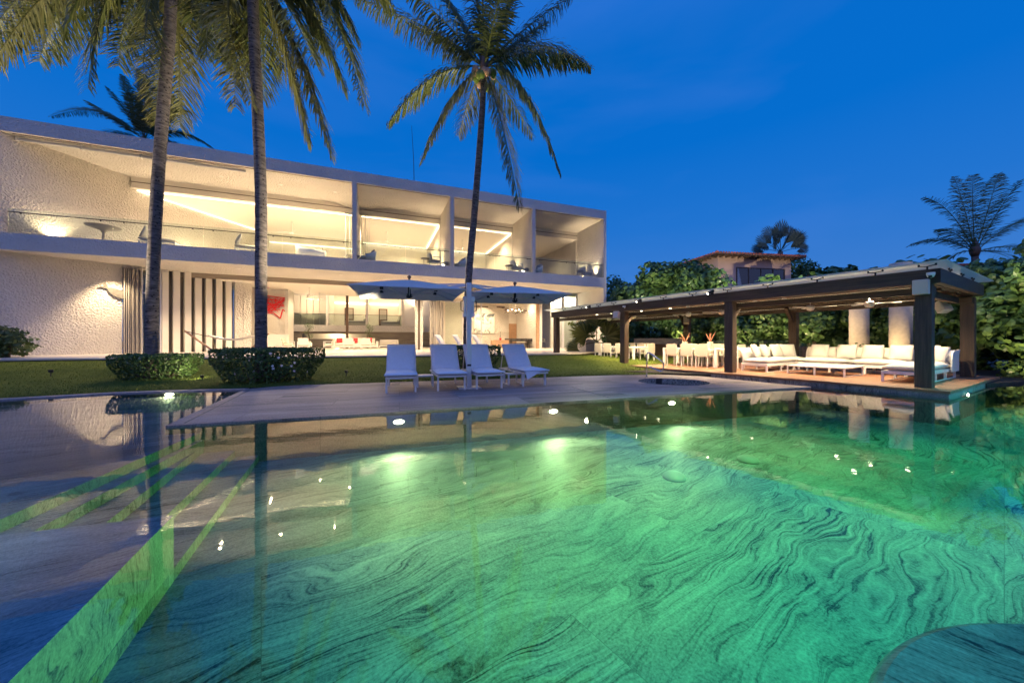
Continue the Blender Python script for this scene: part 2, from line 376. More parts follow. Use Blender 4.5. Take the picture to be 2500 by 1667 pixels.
# ------------------------------------------------------------------ ground, pool, decks
from mathutils.geometry import tessellate_polygon
def struct(o, kind='structure'): o['kind'] = kind; return o
POOL = swirl_stone('pool_granite', (.46,.47,.46), (.012,.014,.014), scale=2.5, tile=(3.4,1.7), rot=-.62, contrast=1.0, mortar=.0018, bump=.0, rough=.6)
SHELF = swirl_stone('lightened_plinth_granite', (.62,.62,.62), (.10,.10,.10), scale=2.5, tile=(3.4,1.7), rot=-.62, mortar=.0018, bump=0, rough=.6)  # copy of the pool granite, lightened in place of brighter light on the plinth
DECKS = swirl_stone('deck_granite', (.44,.355,.325), (.04,.034,.038), scale=1.25, tile=(2.4,.9), rot=-.31, contrast=1.15, streak=.72, bump=.12, rough=.6, mortar=.005)
SOIL = simple('dark_soil', (.035,.028,.02), .95, noise=.5, nscale=6, bump=.6, bscale=20)
def lawnmat():
    m, nt, N, L, b = nm('lawn'); b.inputs['Roughness'].default_value = .9; b.inputs['Specular IOR Level'].default_value = .1
    tc = N.new('ShaderNodeTexCoord')
    n = N.new('ShaderNodeTexNoise'); n.inputs['Scale'].default_value = .5; n.inputs['Detail'].default_value = 6; n.inputs['Roughness'].default_value = .65; L.new(tc.outputs['Object'], n.inputs['Vector'])
    r = N.new('ShaderNodeValToRGB'); e = r.color_ramp.elements
    e[0].position = .3; e[0].color = (.05,.082,.011,1); e[1].position = .72; e[1].color = (.125,.155,.024,1); L.new(n.outputs['Fac'], r.inputs['Fac'])
    f = N.new('ShaderNodeTexNoise'); f.inputs['Scale'].default_value = 45; f.inputs['Detail'].default_value = 4; L.new(tc.outputs['Object'], f.inputs['Vector'])
    mr = N.new('ShaderNodeMapRange'); mr.inputs['From Min'].default_value = .3; mr.inputs['From Max'].default_value = .7; mr.inputs['To Min'].default_value = .55; mr.inputs['To Max'].default_value = 1.35; L.new(f.outputs['Fac'], mr.inputs['Value'])
    vm = N.new('ShaderNodeVectorMath'); vm.operation = 'SCALE'; L.new(r.outputs['Color'], vm.inputs[0]); L.new(mr.outputs[0], vm.inputs['Scale']); L.new(vm.outputs[0], b.inputs['Base Color'])
    bp = N.new('ShaderNodeBump'); bp.inputs['Strength'].default_value = .9; bp.inputs['Distance'].default_value = .04; L.new(f.outputs['Fac'], bp.inputs['Height']); L.new(bp.outputs['Normal'], b.inputs['Normal'])
    return m
LAWN = lawnmat()
BLADE = leafmat('grass_blades', (.045,.08,.011), (.12,.155,.024), .6, .3)

struct(MB().add([(-600,-300,-1.4),(600,-300,-1.4),(600,900,-1.4),(-600,900,-1.4)], [(0,1,2,3)]).build('ground', SOIL))
struct(MB().prism([(-22,-7),(24,-7),(24,13),(-22,13)], -1.2, -.6).build('pool_floor', POOL))

# steps on the left, from the wading shelf down to the floor (front, back end of every nosing)
NOSE = [((-3.85,2.65),(-4.22,3.98)), ((-3.61,2.6),(-4.17,4.2)), ((-3.42,2.93),(-4.09,4.27)), ((-3.22,3.24),(-4.04,5.04)), ((-2.6,2.71),(-3.9,5.44))]
for i, (p, q) in enumerate(NOSE):
    z = -.1 - .1*i
    def at(y): return p[0] + (q[0]-p[0])*(y-p[1])/(q[1]-p[1])
    y0 = 1.0 if i < 4 else -5.0
    poly = [(-21.5, y0), (at(y0), y0), (at(8.5), 8.5), (-21.5, 8.5)]
    name = 'wading_shelf' if i == 0 else 'pool_step'
    struct(MB().prism(poly, -.62 + .002*i, z).build(name, POOL))
struct(MB().prism([(-21,-5.2),(1.05,-5.2),(-2.05,1.54),(-2.59,2.69),(-3.52,2.417),(-7,1.40),(-21,-2.6)], -.615, -.092).build('pool_plinth', SHELF))
# round submerged stone seat in the near right corner
struct(MB().lathe([(1.30,-.6),(1.385,-.5),(1.385,-.03),(1.37,-.005),(1.345,.012)], (2.14,.19,0), 96).build('round_stone_seat', swirl_stone('seat_granite', (.21,.20,.23), (.008,.008,.014), scale=4.5, joints=False, bump=.1, rot=.7), smooth=False))

# water: one closed body, its top the mirror of the evening
def watermat():
    m = bpy.data.materials.new('pool_water'); m.use_nodes = True; nt = m.node_tree; N = nt.nodes; L = nt.links
    N.remove(N['Principled BSDF']); out = N['Material Output']
    t = N.new('ShaderNodeBsdfTransparent'); g = N.new('ShaderNodeBsdfGlossy'); g.inputs['Roughness'].default_value = .018; g.inputs['Color'].default_value = (.96,.97,1,1)
    tc = N.new('ShaderNodeTexCoord')
    mp = N.new('ShaderNodeMapping'); mp.inputs['Rotation'].default_value = (0,0,.3); mp.inputs['Scale'].default_value = (1,2.4,1); L.new(tc.outputs['Object'], mp.inputs['Vector'])
    nz = N.new('ShaderNodeTexNoise'); nz.inputs['Scale'].default_value = 2.2; nz.inputs['Detail'].default_value = 3; L.new(mp.outputs[0], nz.inputs['Vector'])
    bp = N.new('ShaderNodeBump'); bp.inputs['Strength'].default_value = .012; bp.inputs['Distance'].default_value = .1; L.new(nz.outputs['Fac'], bp.inputs['Height'])
    L.new(bp.outputs['Normal'], g.inputs['Normal'])
    fr = N.new('ShaderNodeFresnel'); fr.inputs['IOR'].default_value = 1.46
    mx = N.new('ShaderNodeMixShader'); L.new(fr.outputs[0], mx.inputs[0]); L.new(t.outputs[0], mx.inputs[1]); L.new(g.outputs[0], mx.inputs[2])
    L.new(mx.outputs[0], out.inputs['Surface'])
    va = N.new('ShaderNodeVolumeAbsorption'); va.inputs['Color'].default_value = (.0,.88,.44,1); va.inputs['Density'].default_value = .24
    L.new(va.outputs[0], out.inputs['Volume'])
    return m
WATER = watermat()
COPE = [(-24,-8),(-20.5,-1.5),(-17,2.6),(-13.5,5.3),(-10.5,7.21),(-9.01,8.14),(-7.7,8.5),(-6.6,8.66)]
wp = [(-21.9,-6.9),(23.9,-6.9),(23.9,12.5),(13.0,9.7),(10,9.8),(8.4,9.85),(7.4,9.4),(2.1,7.65),(-4.55,5.45),(-6.4,8.72),(-7.7,8.56),(-9.05,8.2),(-10.6,7.27),(-13.6,5.35),(-17.1,2.65),(-20.6,-1.45)]
struct(MB().prism(wp, -1.0, 0.0).build('pool_water', WATER))

# coping and lawn
def ribbon(poly, wdt, z0, z1):
    mb = MB(); n = len(poly); lo = []; ro = []
    for i, p in enumerate(poly):
        a = Vector(poly[max(i-1,0)]); b = Vector(poly[min(i+1,n-1)]); d = (b-a).normalized(); nn = Vector((-d.y, d.x))
        lo.append(p); ro.append((p[0]+nn.x*wdt, p[1]+nn.y*wdt))
    for i in range(n-1): mb.prism([lo[i], lo[i+1], ro[i+1], ro[i]], z0, z1)
    return mb, ro
mb, outer = ribbon(COPE, .20, -.7, .028)
COPS = swirl_stone('coping_granite', (.42,.38,.37), (.15,.13,.135), scale=2.6, rot=-.31, streak=.85, joints=False, bump=.1)
struct(mb.build('pool_coping', COPS))
TERR = [(-26,11.9),(-19.61,13.46),(-18.01,14.05),(-11.5,15.45),(-4.96,17.02),(-1.2,18.0),(2.46,19.04),(4.01,19.6),(8,21.2),(13,23.5)]
def resample(pl, k):
    d = [0]
    for a, b in zip(pl, pl[1:]): d.append(d[-1] + (Vector(b)-Vector(a)).length)
    o = []; j = 0
    for i in range(k):
        t = d[-1]*i/(k-1)
        while j < len(d)-2 and d[j+1] < t: j += 1
        u = (t-d[j])/(d[j+1]-d[j]); o.append(Vector(pl[j]).lerp(Vector(pl[j+1]), u))
    return o
LF = resample([(-26,2.5)] + [(p[0], p[1]) for p in outer[2:]] + [(-6.62,8.80),(-6.01,9.36),(3.53,12.10),(4.64,12.25),(9.2,14.5),(14,17.5)], 60)
LB = resample([(-30,11.5)]+TERR, 60)
rows = 14; mb = MB()
def lawn_pt(i, t):
    p = LF[i].lerp(LB[i], t); z = .034 + (.40-.034)*(t*t*(3-2*t)); return (p.x, p.y, z)
for j in range(rows+1):
    for i in range(60): mb.v.append(lawn_pt(i, j/rows))
for j in range(rows):
    for i in range(59):
        a = j*60+i; mb.f.append((a, a+1, a+61, a+60))
struct(mb.build('lawn', LAWN, smooth=True))
mb = MB(); rg = random.Random(3)
for k in range(52000):
    i = rg.random()*56; t = rg.random()**1.35
    a = lawn_pt(int(i), t); b = lawn_pt(int(i)+1, t); f = i-int(i)
    x = a[0]+(b[0]-a[0])*f; y = a[1]+(b[1]-a[1])*f; z = a[2]+(b[2]-a[2])*f
    an = rg.random()*6.28; h = .018+.025*rg.random(); wd_ = .008; lx = (rg.random()-.5)*.03; ly = (rg.random()-.5)*.03
    mb.add([(x-wd_*math.cos(an),y-wd_*math.sin(an),z),(x+wd_*math.cos(an),y+wd_*math.sin(an),z),(x+lx,y+ly,z+h)], [(0,1,2)])
tag(mb.build('grass', BLADE), 'short mown grass of the lawn between pool deck and villa', 'grass', kind='stuff')

# paved deck with the round spa let into it
DECKP = [(-4.92,4.99),(2.12,7.28),(7.75,9.11),(6.3,11.75),(5.15,12.35),(4.64,12.24),(3.53,12.13),(-6.01,9.38),(-6.60,8.68)]
SPA = [(4.70+.98*math.cos(a*math.pi/24), 10.25+.84*math.sin(a*math.pi/24)) for a in range(48)]
def holed(outer, hole, z0, z1):
    mb = MB(); allp = outer + hole
    tri = tessellate_polygon([[Vector((x,y,0)) for x,y in outer], [Vector((x,y,0)) for x,y in hole]])
    n = len(allp); mb.v = [(x,y,z1) for x,y in allp] + [(x,y,z0) for x,y in allp]
    for t in tri:
        a, b, c = (Vector(allp[k]) for k in t)
        up = (b-a).cross(c-a) > 0 if False else ((b.x-a.x)*(c.y-a.y)-(b.y-a.y)*(c.x-a.x)) > 0
        mb.f.append(tuple(t) if up else tuple(t)[::-1])
    m = len(outer)
    for i in range(m): mb.f.append((i, (i+1)%m, (i+1)%m+n, i+n)[::-1])
    h = len(hole)
    for i in range(h): mb.f.append((m+i, m+(i+1)%h, m+(i+1)%h+n, m+i+n))
    return mb
dk = struct(holed(DECKP, SPA, -.7, .03).build('pool_deck', DECKS))
# drain slot along the left edge, expansion joint on the right
mb = MB(); a = Vector((-4.80,5.16,.0315)); b_ = Vector((-6.38,8.55,.0315)); mb.bar(a, b_, .022, .006); mb.build('drain_slot', DGREY, dk)
mb = MB().bar((1.55,9.05,.0312), (2.05,7.42,.0312), .012, .004); mb.build('expansion_joint', DGREY, dk)
MOS = simple('spa_mosaic', (.26,.28,.27), .25, noise=.7, nscale=22)
sp = MB().prism(SPA, -.72, -.64); sp.build('spa_basin', MOS)['kind'] = 'structure'
mb = MB(); 
rim = [(4.70+(x-4.70)*.985, 10.25+(y-10.25)*.985) for x, y in SPA]
for i in range(48):
    p, q, p2, q2 = SPA[i], SPA[(i+1)%48], rim[i], rim[(i+1)%48]
    mb.add([(*p,-.65),(*q,-.65),(*q,.012),(*p,.012),(*p2,-.65),(*q2,-.65),(*q2,.012),(*p2,.012)], [(4,7,6,5),(3,2,6,7)])
sw = mb.build('spa_wall', MOS); sw['kind'] = 'structure'
WATER2 = glass('spa_water', (.55,.72,.70), .1)
struct(MB().prism(rim, -.145, -.14).build('spa_water', WATER2))
MB().box(-.09,.09,-.01,.01,-.09,.09).build('skimmer_opening', BLACK, sw, loc=(4.62,11.05,-.06), rz=.1)

# planting beds
struct(MB().prism([(12.9,9.55),(30,14),(60,40),(30,60),(2,34),(4,21.5),(1.0,16.5),(4.5,13.0)], -1.3, .06).build('garden_bed', SOIL))
struct(MB().prism([(-60,10),(-27,11),(-24,30),(-8,45),(30,60),(60,80),(-60,80)], -1.3, .2).build('rear_garden', SOIL))

# pool lamps in the wall under the deck: (wall point, outward)
fd = Vector((7.04,2.29,0)).normalized(); outw = Vector((fd.y,-fd.x,0))
def pool_lamp(p, z, o, label, power, col, aimdrop=.25, size=150, added_hood=False):
    c = Vector((p[0],p[1],z)); t = thing('pool_lamp', label, 'pool lamp', c, math.atan2(o.y, o.x)-math.pi/2, 'underwater lamps around the pool')
    MB().lathe([(.0,0),(.085,0),(.085,.02),(.0,.021)], (0,0,0), 20, Matrix.Scale(.42,4,(0,0,1)) @ Matrix.Rotation(R(-90),4,'X')).build('lens', PBULB, t)
    MB().lathe([(.086,0),(.11,0),(.11,.012),(.086,.013)], (0,0,0), 20, Matrix.Scale(.42,4,(0,0,1)) @ Matrix.Rotation(R(-90),4,'X')).build('bezel', STEEL, t)
    if z == -.15: MB().box(-.6,.6,-.05,.85,.030,.036).build('added_hood', DGREY, t)  # plate added to keep the beam from rising out of the water
    lamp('SPOT', 'pool_light', c + o*.06, power, col, c + o*1.0 + Vector((0,0,-aimdrop)), size, .7, .012 if z == -.15 else .06)
PW = (1,.86,.50)
pool_lamp((-1.92,5.96), -.14, outw, 'underwater lamp glowing in the pool wall below the left lounger', 80, PW, .22, 135)
pool_lamp((.80,6.84), -.14, outw, 'underwater lamp glowing in the pool wall right of the parasol mast reflection', 80, PW, .22, 135)
pool_lamp((3.50,7.72), -.14, outw, 'underwater lamp glowing in the pool wall in front of the spa', 80, PW, .22, 135)
cv = Vector((.25,-.97,0)).normalized()
pool_lamp((-8.15,8.37), -.05, cv, 'low lamp flaring in the curved edge of the wading shelf by the lawn', 22, PW, .0, 160)

# unseen lamps added to colour the basin: one hooded under water, floods hung overhead
pool_lamp((9.2,3.2), -.15, Vector((-.999,-.045,0)), 'hooded underwater lamp at the right side of the pool', 4200, (1,.56,.22), .004, 28)
FL_ = [((.2,4.1),(.50,1,.12),640,54), ((3.0,5.2),(.36,1,.14),640,58), ((.5,2.0),(.02,1,.34),560,46), ((3.0,3.1),(.03,1,.34),560,50), ((6.4,4.2),(.04,.95,.42),640,62), ((6.6,2.0),(.02,.75,.60),500,54),
       ((5.6,6.4),(.20,1,.18),480,50), ((9.2,5.6),(.03,.85,.55),640,62), ((9.2,2.8),(.02,.62,.92),560,60), ((12.6,6.2),(.03,.75,.75),760,66), ((13,2.6),(.02,.6,.95),640,66), ((11.6,7.7),(.03,.85,.62),620,54), ((-4.4,1.5),(.55,.85,1.0),330,40)]
for (tx, ty), c, pw, sz in FL_:
    lamp('SPOT', 'added_pool_flood', (tx+1.0,ty-2.2,5.0), pw*1.22, c, (tx,ty,-.6), sz, 1.0, .3)
for tx, ty in ((-1.1,4.5),(1.5,5.5),(4.2,6.5)):
    lamp('SPOT', 'added_pool_flood', (tx+.8,ty-2.0,4.0), 400, (1,.92,.40), (tx,ty,-.6), 52, 1.0, .2)  # floods added for the yellow glow before the wall lamps
# ------------------------------------------------------------------ terrace and villa
st = [(p[0],p[1]) for p in TERR]
def hw(s, w): v = HP(s, w, 0); return (v.x, v.y)
back = [hw(16.9,-1.5), hw(16.9,16), hw(-26,16)]
TFLOOR = simple('pale_terrace_stone', (.64,.58,.50), .3, noise=.12, nscale=.8)
tr = struct(MB().prism(st[:8]+back, .44, .50).build('terrace', TFLOOR))
mb = MB().prism([(x+.0, y+.12) for x,y in st[:8]]+back, .10, .439); mb.build('plinth_wall', SOIL, tr)

villa = thing('villa', 'long white two storey villa of rough stucco with lit loggias behind the lawn', 'villa', HO, YH)
def V(name, mb, mat, **k): return mb.build(name, mat, villa, **k)
Z1, Z2, ZC, ZR = 5.34, 6.12, 10.72, 11.38      # soffit, upper floor, loggia ceiling, roof edge
V('floor_slab', MB().box(-26,16.66,0,12.0,Z1,Z2), STUCF)
V('roof', MB().box(-26,16.66,0,12.0,ZC,ZR), STUCF)
V('end_wall', MB().box(16.66,16.90,-.002,12,.42,ZR+.002), STUCF)
for s0 in (-1.36, 4.57, 10.51):
    V('partition_wall', MB().box(s0, s0+.25, .0, 11.6, Z2, ZC), STUC if s0 > 0 else STUCF)
V('rear_wall', MB().box(-26,16.66,11.6,11.9,Z2,ZC), PLAS)
def along(p, q): 
    d = Vector((q[0]-p[0], q[1]-p[1])); M = Matrix.Rotation(math.atan2(d.y,d.x),4,'Z'); M.translation = (p[0],p[1],0); return M, d.length
UW0, UW1 = (-15.95,0), (-8.40,11.6)
M, Ln = along(UW0, UW1)
V('side_wall', MB().box(0,Ln,0,.3,Z2,ZC,M), STUC)
V('side_wall', MB().box(-26,-15.95,.0,.3,Z2,ZC), STUC)
# header over the sliding glass line, its track and the rooms' ceiling
def wall_s(w): return UW0[0] + (UW1[0]-UW0[0])*w/UW1[1]
BAYS = [(wall_s(4)+.05,-1.36),(-1.11,4.57),(4.82,10.51),(10.76,16.66)]
for i, (a, b_) in enumerate(BAYS):
    V('header_beam', MB().box(a,b_,3.88,4.12,10.10,ZC), PLAS)
    V('door_track', MB().box(a,b_,3.86,3.878,10.42,10.455), BROWN)
    V('ceiling', MB().add([(a if i else wall_s(4.12)+.05,4.12,10.12),(b_,4.12,10.12),(b_,11.6,10.12),(a if i else wall_s(11.6)+.05,11.6,10.12)], [(0,3,2,1)]), CEIL)
# organic thickening where the ceiling meets the first partition
mb = MB(); k = 18
for i in range(k+1):
    u = i/k*2-1; x = -1.235+u*2.3; h = .42*math.exp(-(u*2.1)**2)
    mb.v += [(x,3.0-h*1.6,ZC-.001),(x,3.87,ZC-.02-h*.75),(x,3.87,ZC-.001)]
for i in range(k): a = i*3; mb.f += [(a,a+3,a+4,a+1),(a+1,a+4,a+5,a+2)]
V('ceiling_cove_moulding', mb, STUCF, smooth=True)
# cove light strips
def strip(name, a, b_, wd=.07, mat=COVE): return V(name, MB().bar(a, b_, wd*.5, .025), mat)
for i, (a, b_) in enumerate(BAYS[:3]):
    strip('cove_strip', (a+.1,4.22,10.06), (b_-.05,4.22,10.06))
    if i: strip('cove_strip', (b_-.06,4.3,10.02), (b_-.06,11.4,10.02), .08); strip('cove_strip', (a+.06,11.5,10.0), (b_-.12,11.5,10.0), .08)
strip('cove_strip', (wall_s(4.3)+.12,4.3,10.02), (wall_s(11.2)+.12,11.2,10.02), .06)
strip('cove_strip', (wall_s(11.3)+.3,11.5,9.4), (-1.5,11.5,9.4), .07)
# folding glass leaves parked beside the first partition, side jambs
for k in range(5):
    for sg, s0 in ((-1,-1.42),(1,-1.05)):
        x = s0 + sg*(.05+.13*k)
        V('folding_glass_leaf', MB().box(x-.012,x+.012,3.7,4.3,Z2,10.1), GLASSR if k % 2 else ALU)
for s0 in (4.50, 10.44, 16.56): V('door_jamb', MB().box(s0,s0+.07,3.9,4.1,Z2,10.1), PLAS)
# balustrades: glass, dark handrail a little below the edge
for (a, b_, n) in ((-15.7,-1.40,4),(-1.08,4.54,2),(4.85,10.48,2),(10.79,16.62,2)):
    L_ = (b_-a)/n
    for k in range(n):
        g = V('balustrade_pane', MB().box(a+L_*k+.012,a+L_*(k+1)-.012,.10,.118,Z2,7.26), GLASSR)
        mb = MB().box(-.012,.012,-.05,.0,-.03,.0)
        for u in (.12,.88):
            MB().box(-.02,.02,-.045,.0,-.035,.02).build('handrail_bracket', BLACK, g, loc=(a+L_*(k+u),.10,7.06))
    V('handrail', MB().tube([(a+.03,.055,7.09),(b_-.03,.055,7.09)], .021, 8), BLACK)
# long roller blind boxes under the left bay of the roof
xs = [-15.6,-13.4,-11.2,-9.0,-6.75]
for a, b_ in zip(xs, xs[1:]):
    o = V('blind_box', MB().tube([(a+.02,.42,10.60),(b_-.02,.42,10.60)], .075, 12), WHITE, smooth=True)
    MB().box(-.02,.02,-.09,.09,-.12,.115).build('blind_bracket', WHITE, o, loc=(a,.42,10.60))
V('soffit_shadow_gap', MB().box(-15.6,16.6,.16,.20,ZC-.02,ZC+.001), BROWN)

# ---- ground floor: slanted wall with panels, fins and plain stucco
GW = (-13.07,2.31); M, _ = along(GW, (-13.07+.851,2.31+.525)); G0 = .44; GT = Z1
V('ground_wall', MB().box(-13,.16,0,.3,G0,GT,M), STUC)
for k in range(9):
    x = .20+.078*k
    V('folded_shutter_leaf', MB().box(x,x+.045,-.16 if k%2 else -.22,.3,G0,GT-.16,M), CURT)
V('door_head', MB().box(.17,1.95,-.03,.3,GT-.158,GT,M), STUCF)
V('glass_door', MB().box(.92,1.66,.08,.10,G0,GT-.16,M), GLASSD)
V('door_frame', MB().box(.89,.95,.04,.14,G0,GT-.16,M).box(1.63,1.70,.04,.14,G0,GT-.16,M).box(.95,1.63,.04,.14,3.86,3.93,M), ALU)
V('door_backing', MB().box(.89,1.72,1.2,1.3,G0,GT-.16,M), PLAS)
slots = [(1.99,2.19),(2.49,2.69),(2.99,3.17),(3.48,3.68),(3.98,4.18),(4.49,4.68),(4.98,5.15)]
edges = [1.72] + [v for p in slots for v in p]
for k in range(0, len(edges)-1, 2):
    V('wall_fin', MB().box(edges[k],edges[k+1],0,.42,G0,GT,M), PLAS)
V('slot_glazing', MB().box(1.72,5.15,.43,.47,G0,GT,M), SLOT)
V('ground_wall', MB().box(5.15,5.62,.0,.3,G0,GT,M), STUCF)
V('ground_wall', MB().box(5.62,6.05,-.03,.3,G0,GT,M), STUCF)
# lower ceiling of the living room with its drop
ZL = 5.05
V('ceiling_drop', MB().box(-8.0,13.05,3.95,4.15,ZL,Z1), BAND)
V('living_ceiling', MB().box(-9.3,13.05,4.15,10.6,ZL+.002,Z1-.002), CEIL)
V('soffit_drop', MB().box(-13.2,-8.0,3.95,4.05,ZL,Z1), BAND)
# relief wall on the left of the living room
V('relief_wall', MB().box(-9.6,-6.42,8.02,8.25,.5,ZL), PLAS)
for k in range(14): V('wall_reed', MB().box(-8.0+.11*k,-7.94+.11*k,7.985,8.019,.5,2.75), PLAS)
V('relief_wall', MB().box(-6.42,-6.22,7.7,9.6,.5,ZL), STUCF)
V('parapet', MB().box(-7.3,-5.85,5.9,6.1,.5,1.62), PLAS)
# columns on the glass line, folding panels in front of the bar, pane, post
for s0 in (2.70, 3.06): V('column', MB().box(s0,s0+.2,3.9,4.1,.5,Z1), STUCF)
V('column', MB().box(2.92,3.04,3.95,4.05,.5,Z1), BROWN)
for k in range(8): V('curtain_panel', MB().box(3.78+.135*k,3.87+.135*k,3.85+(k%2)*.12,4.0+(k%2)*.12,.5,ZL), CURT)
V('glass_leaf', MB().box(4.95,6.30,4.0,4.012,.5,4.15), GLASSR)
V('glass_frame', MB().box(4.92,7.9,3.98,4.04,4.15,4.22).box(6.27,6.33,3.98,4.04,.5,4.15), ALU)
V('timber_post', MB().box(-2.46,-2.26,10.3,10.5,.5,ZL), BROWN)
V('steel_post', MB().tube([(7.84,4.0,.5),(7.84,4.0,ZL)], .055, 12), ALU)
# dining room box
V('dining_wall', MB().box(5.0,13.05,9.2,9.45,.5,ZL), STUC)
V('dining_door', MB().box(12.15,13.0,9.16,9.198,.5,2.82), OAK)
V('dining_panel', MB().box(12.15,13.0,9.17,9.198,2.84,ZL), PLAS)
V('dining_side_wall', MB().box(12.95,13.2,3.9,9.45,.5,Z1), STUCF)
V('dining_pillar', MB().box(12.72,12.94,3.95,4.15,.5,Z1), OAK)
V('air_slot', MB().box(8.4,10.0,9.13,9.198,4.35,4.45), BROWN); V('air_slot', MB().box(10.9,11.7,9.13,9.198,4.35,4.45), BROWN)
# glass corner at the right end
V('glass_leaf', MB().box(15.35,16.6,4.0,4.012,.5,Z1), GLASSR)
V('glass_frame', MB().box(15.15,15.35,3.95,4.05,.5,Z1).box(16.55,16.64,3.95,4.05,.5,Z1), ALU)
V('guest_wall', MB().box(15.2,16.66,6.2,6.4,.5,Z1), PLAS)
V('guest_ceiling', MB().box(15.2,16.66,4.05,6.2,ZL,Z1-.002), CEIL)
V('antenna', MB().tube([(2.56,3.0,ZR),(2.5,3.0,14.2),(2.36,3.0,16.6)], [.03,.022,.012], 6), BLACK)

# ---- wing across the inner court, seen through the living room
wing = thing('rear_wing', 'lit guest wing with glass balustrades seen through the living room', 'villa wing', HO, YH)
def W_(name, mb, mat, **k): return mb.build(name, mat, wing, **k)
GSTONE = wood('grey_layered_stone', (.16,.135,.11), (.42,.37,.31), plank=.22, axis='X', rough=.85, scale=.8)
W_('stone_wall', MB().box(-9,-6.4,14,14.3,.3,2.02).box(-.9,6,14,14.3,.3,2.02).box(-6.4,-.9,14,14.3,.3,1.33).box(-6.4,-.9,14,14.3,1.82,2.02), GSTONE)
W_('floor_slab', MB().box(-9,4.6,13.9,19,2.022,2.63), STUCF)
W_('roof', MB().box(-9,4.6,13.9,19,6.2,6.7), STUCF)
for s0 in (-7.3,-4.42,-.97,2.38): W_('pier', MB().box(s0,s0+.2,13.92,18.8,2.63,6.2), PLAS)
W_('rear_wall', MB().box(-7.3,4.6,18.8,19,.3,6.2), PLAS)
for a, b_ in ((-4.2,-.99),(-.75,2.36)):
    W_('cove_strip', MB().bar((a+.05,18.7,5.2),(b_-.05,18.7,5.2),.08,.06), COVE)
    W_('cove_strip', MB().bar((b_-.08,14.2,6.12),(b_-.08,18.6,6.12),.08,.06), COVE)
    W_('cove_strip', MB().bar((a+.08,14.2,6.12),(a+.08,16.6,6.12),.05,.06), COVE)
    W_('room_door', MB().box(a+1.0,a+1.9,18.74,18.798,2.63,4.7), BROWN)
    W_('door_louvre', MB().box(a+1.1,a+1.8,18.70,18.738,3.5,4.6), CURT)
for k in range(5): W_('curtain_panel', MB().box(-7.05+.53*k,-6.56+.53*k,14.05,14.09,2.63,6.2), CURTW)
for a, b_ in ((-7.1,-4.42),(-4.2,-.97),(-.77,2.38)):
    W_('balustrade_pane', MB().box(a+.02,b_-.02,13.95,13.965,2.63,3.65), GLASSR); W_('handrail', MB().bar((a,13.93,3.66),(b_,13.93,3.66),.035), BLACK)
W_('stair_wall', MB().box(2.6,9.0,15.0,15.2,.3,6.9), PLAS)
W_('stair_flight', MB().prism([(0,0),(2.2,0),(0,3.4)],0,.12,Matrix.Translation((2.7,14.6,2.63)) @ Matrix.Rotation(R(90),4,'X')), CEIL)
W_('lower_room', MB().box(-6.5,-.8,16,16.1,.3,2.0), PLAS)

# ---- lamps of the villa
KV = 2.3
ORD = ['first','second','third','fourth','fifth','sixth','seventh','eighth','ninth','tenth']
def downlight(p, label, power, group, size=110, aim=None, col=(1,.735,.42), rz=YH):
    t = thing('downlight', label, 'ceiling lamp', p, rz, group)
    MB().lathe([(.0,-.012),(.085,-.012),(.09,-.004)], n=14).build('diffuser', BULB, t)
    MB().lathe([(.091,0),(.12,0),(.12,-.008),(.092,-.014)], n=14).build('trim_ring', WHITE, t)
    p = Vector(p)
    return lamp('SPOT', 'downlight_beam', p+Vector((0,0,-.03)), power*KV, col, aim or p+Vector((0,0,-1)), size, .7, .05)
for k, s_ in enumerate((-12.8,-7.45,-2.1,3.3,8.7,14.07)):
    downlight(HP(s_,1.5,Z1), '%s soffit spot from the left under the upper slab of the villa' % ORD[k], 480 if k == 0 else 620, 'soffit spots under the upper floor', 88 if k == 0 else 130)
for k, s_ in enumerate((-8.42,-5.47,-2.48)):
    downlight(HP(s_,2.0,ZC), '%s spot from the left in the wide loggia ceiling' % ORD[k], 900, 'loggia ceiling spots', 140)
for i, (s_, w_) in enumerate(((-7.0,6.2),(-4.2,8.6),(-1.9,6.4),(-.1,6.0),(2.9,6.0),(2.6,9.0),(6.0,6.4),(9.2,6.0),(8.3,9.2))):
    bay = ('wide left','wide left','wide left','second','second','second','third','third','third')[i]
    downlight(HP(s_,w_,10.12), '%s ceiling spot inside the %s upper room of the villa' % (ORD[i%3], bay), 330, 'ceiling spots of the upper rooms', 150)
downlight(HP(13.9,7.0,10.12), 'single ceiling spot inside the dimmer upper room at the right end', 130, 'ceiling spots of the upper rooms', 150)
for i, (s_, w_) in enumerate(((-6.6,5.6),(-3.6,5.2),(-.9,5.4),(-.9,7.0),(-.9,8.6),(-5.0,8.6),(2.0,7.6))):
    downlight(HP(s_,w_,ZL), '%s spot of the living room ceiling counted from the red relief' % ORD[i], 150, 'living room ceiling spots', 140)
for i, (s_, w_) in enumerate(((6.5,6.4),(9.4,7.4),(11.9,5.4))):
    downlight(HP(s_,w_,ZL), '%s spot of the dining room ceiling from the left' % ORD[i], 230, 'dining room ceiling spots', 140)
lamp('SPOT','picture_light', HP(9.5,7.8,4.9), 170, (1,.78,.48), HP(9.6,9.2,2.9), 80, .8)
lamp('POINT','guest_light', HP(15.9,5.2,4.7), 180, (1,.86,.60))
for s_ in (-2.4,.9): lamp('POINT','wing_light', HP(s_,16.5,5.6), 105, (1,.74,.42), rad=.15)
lamp('POINT','wing_light', HP(3.4,14.4,5.4), 90, (1,.76,.45), rad=.15)
lamp('POINT','wing_light', HP(-5.7,12.6,4.6), 150, (1,.76,.45), rad=.15)  # unseen fill added in front of the wing to brighten its curtain panels
lamp('POINT','wing_light', HP(-3.6,15.2,1.85), 80, (1,.76,.45), rad=.05)
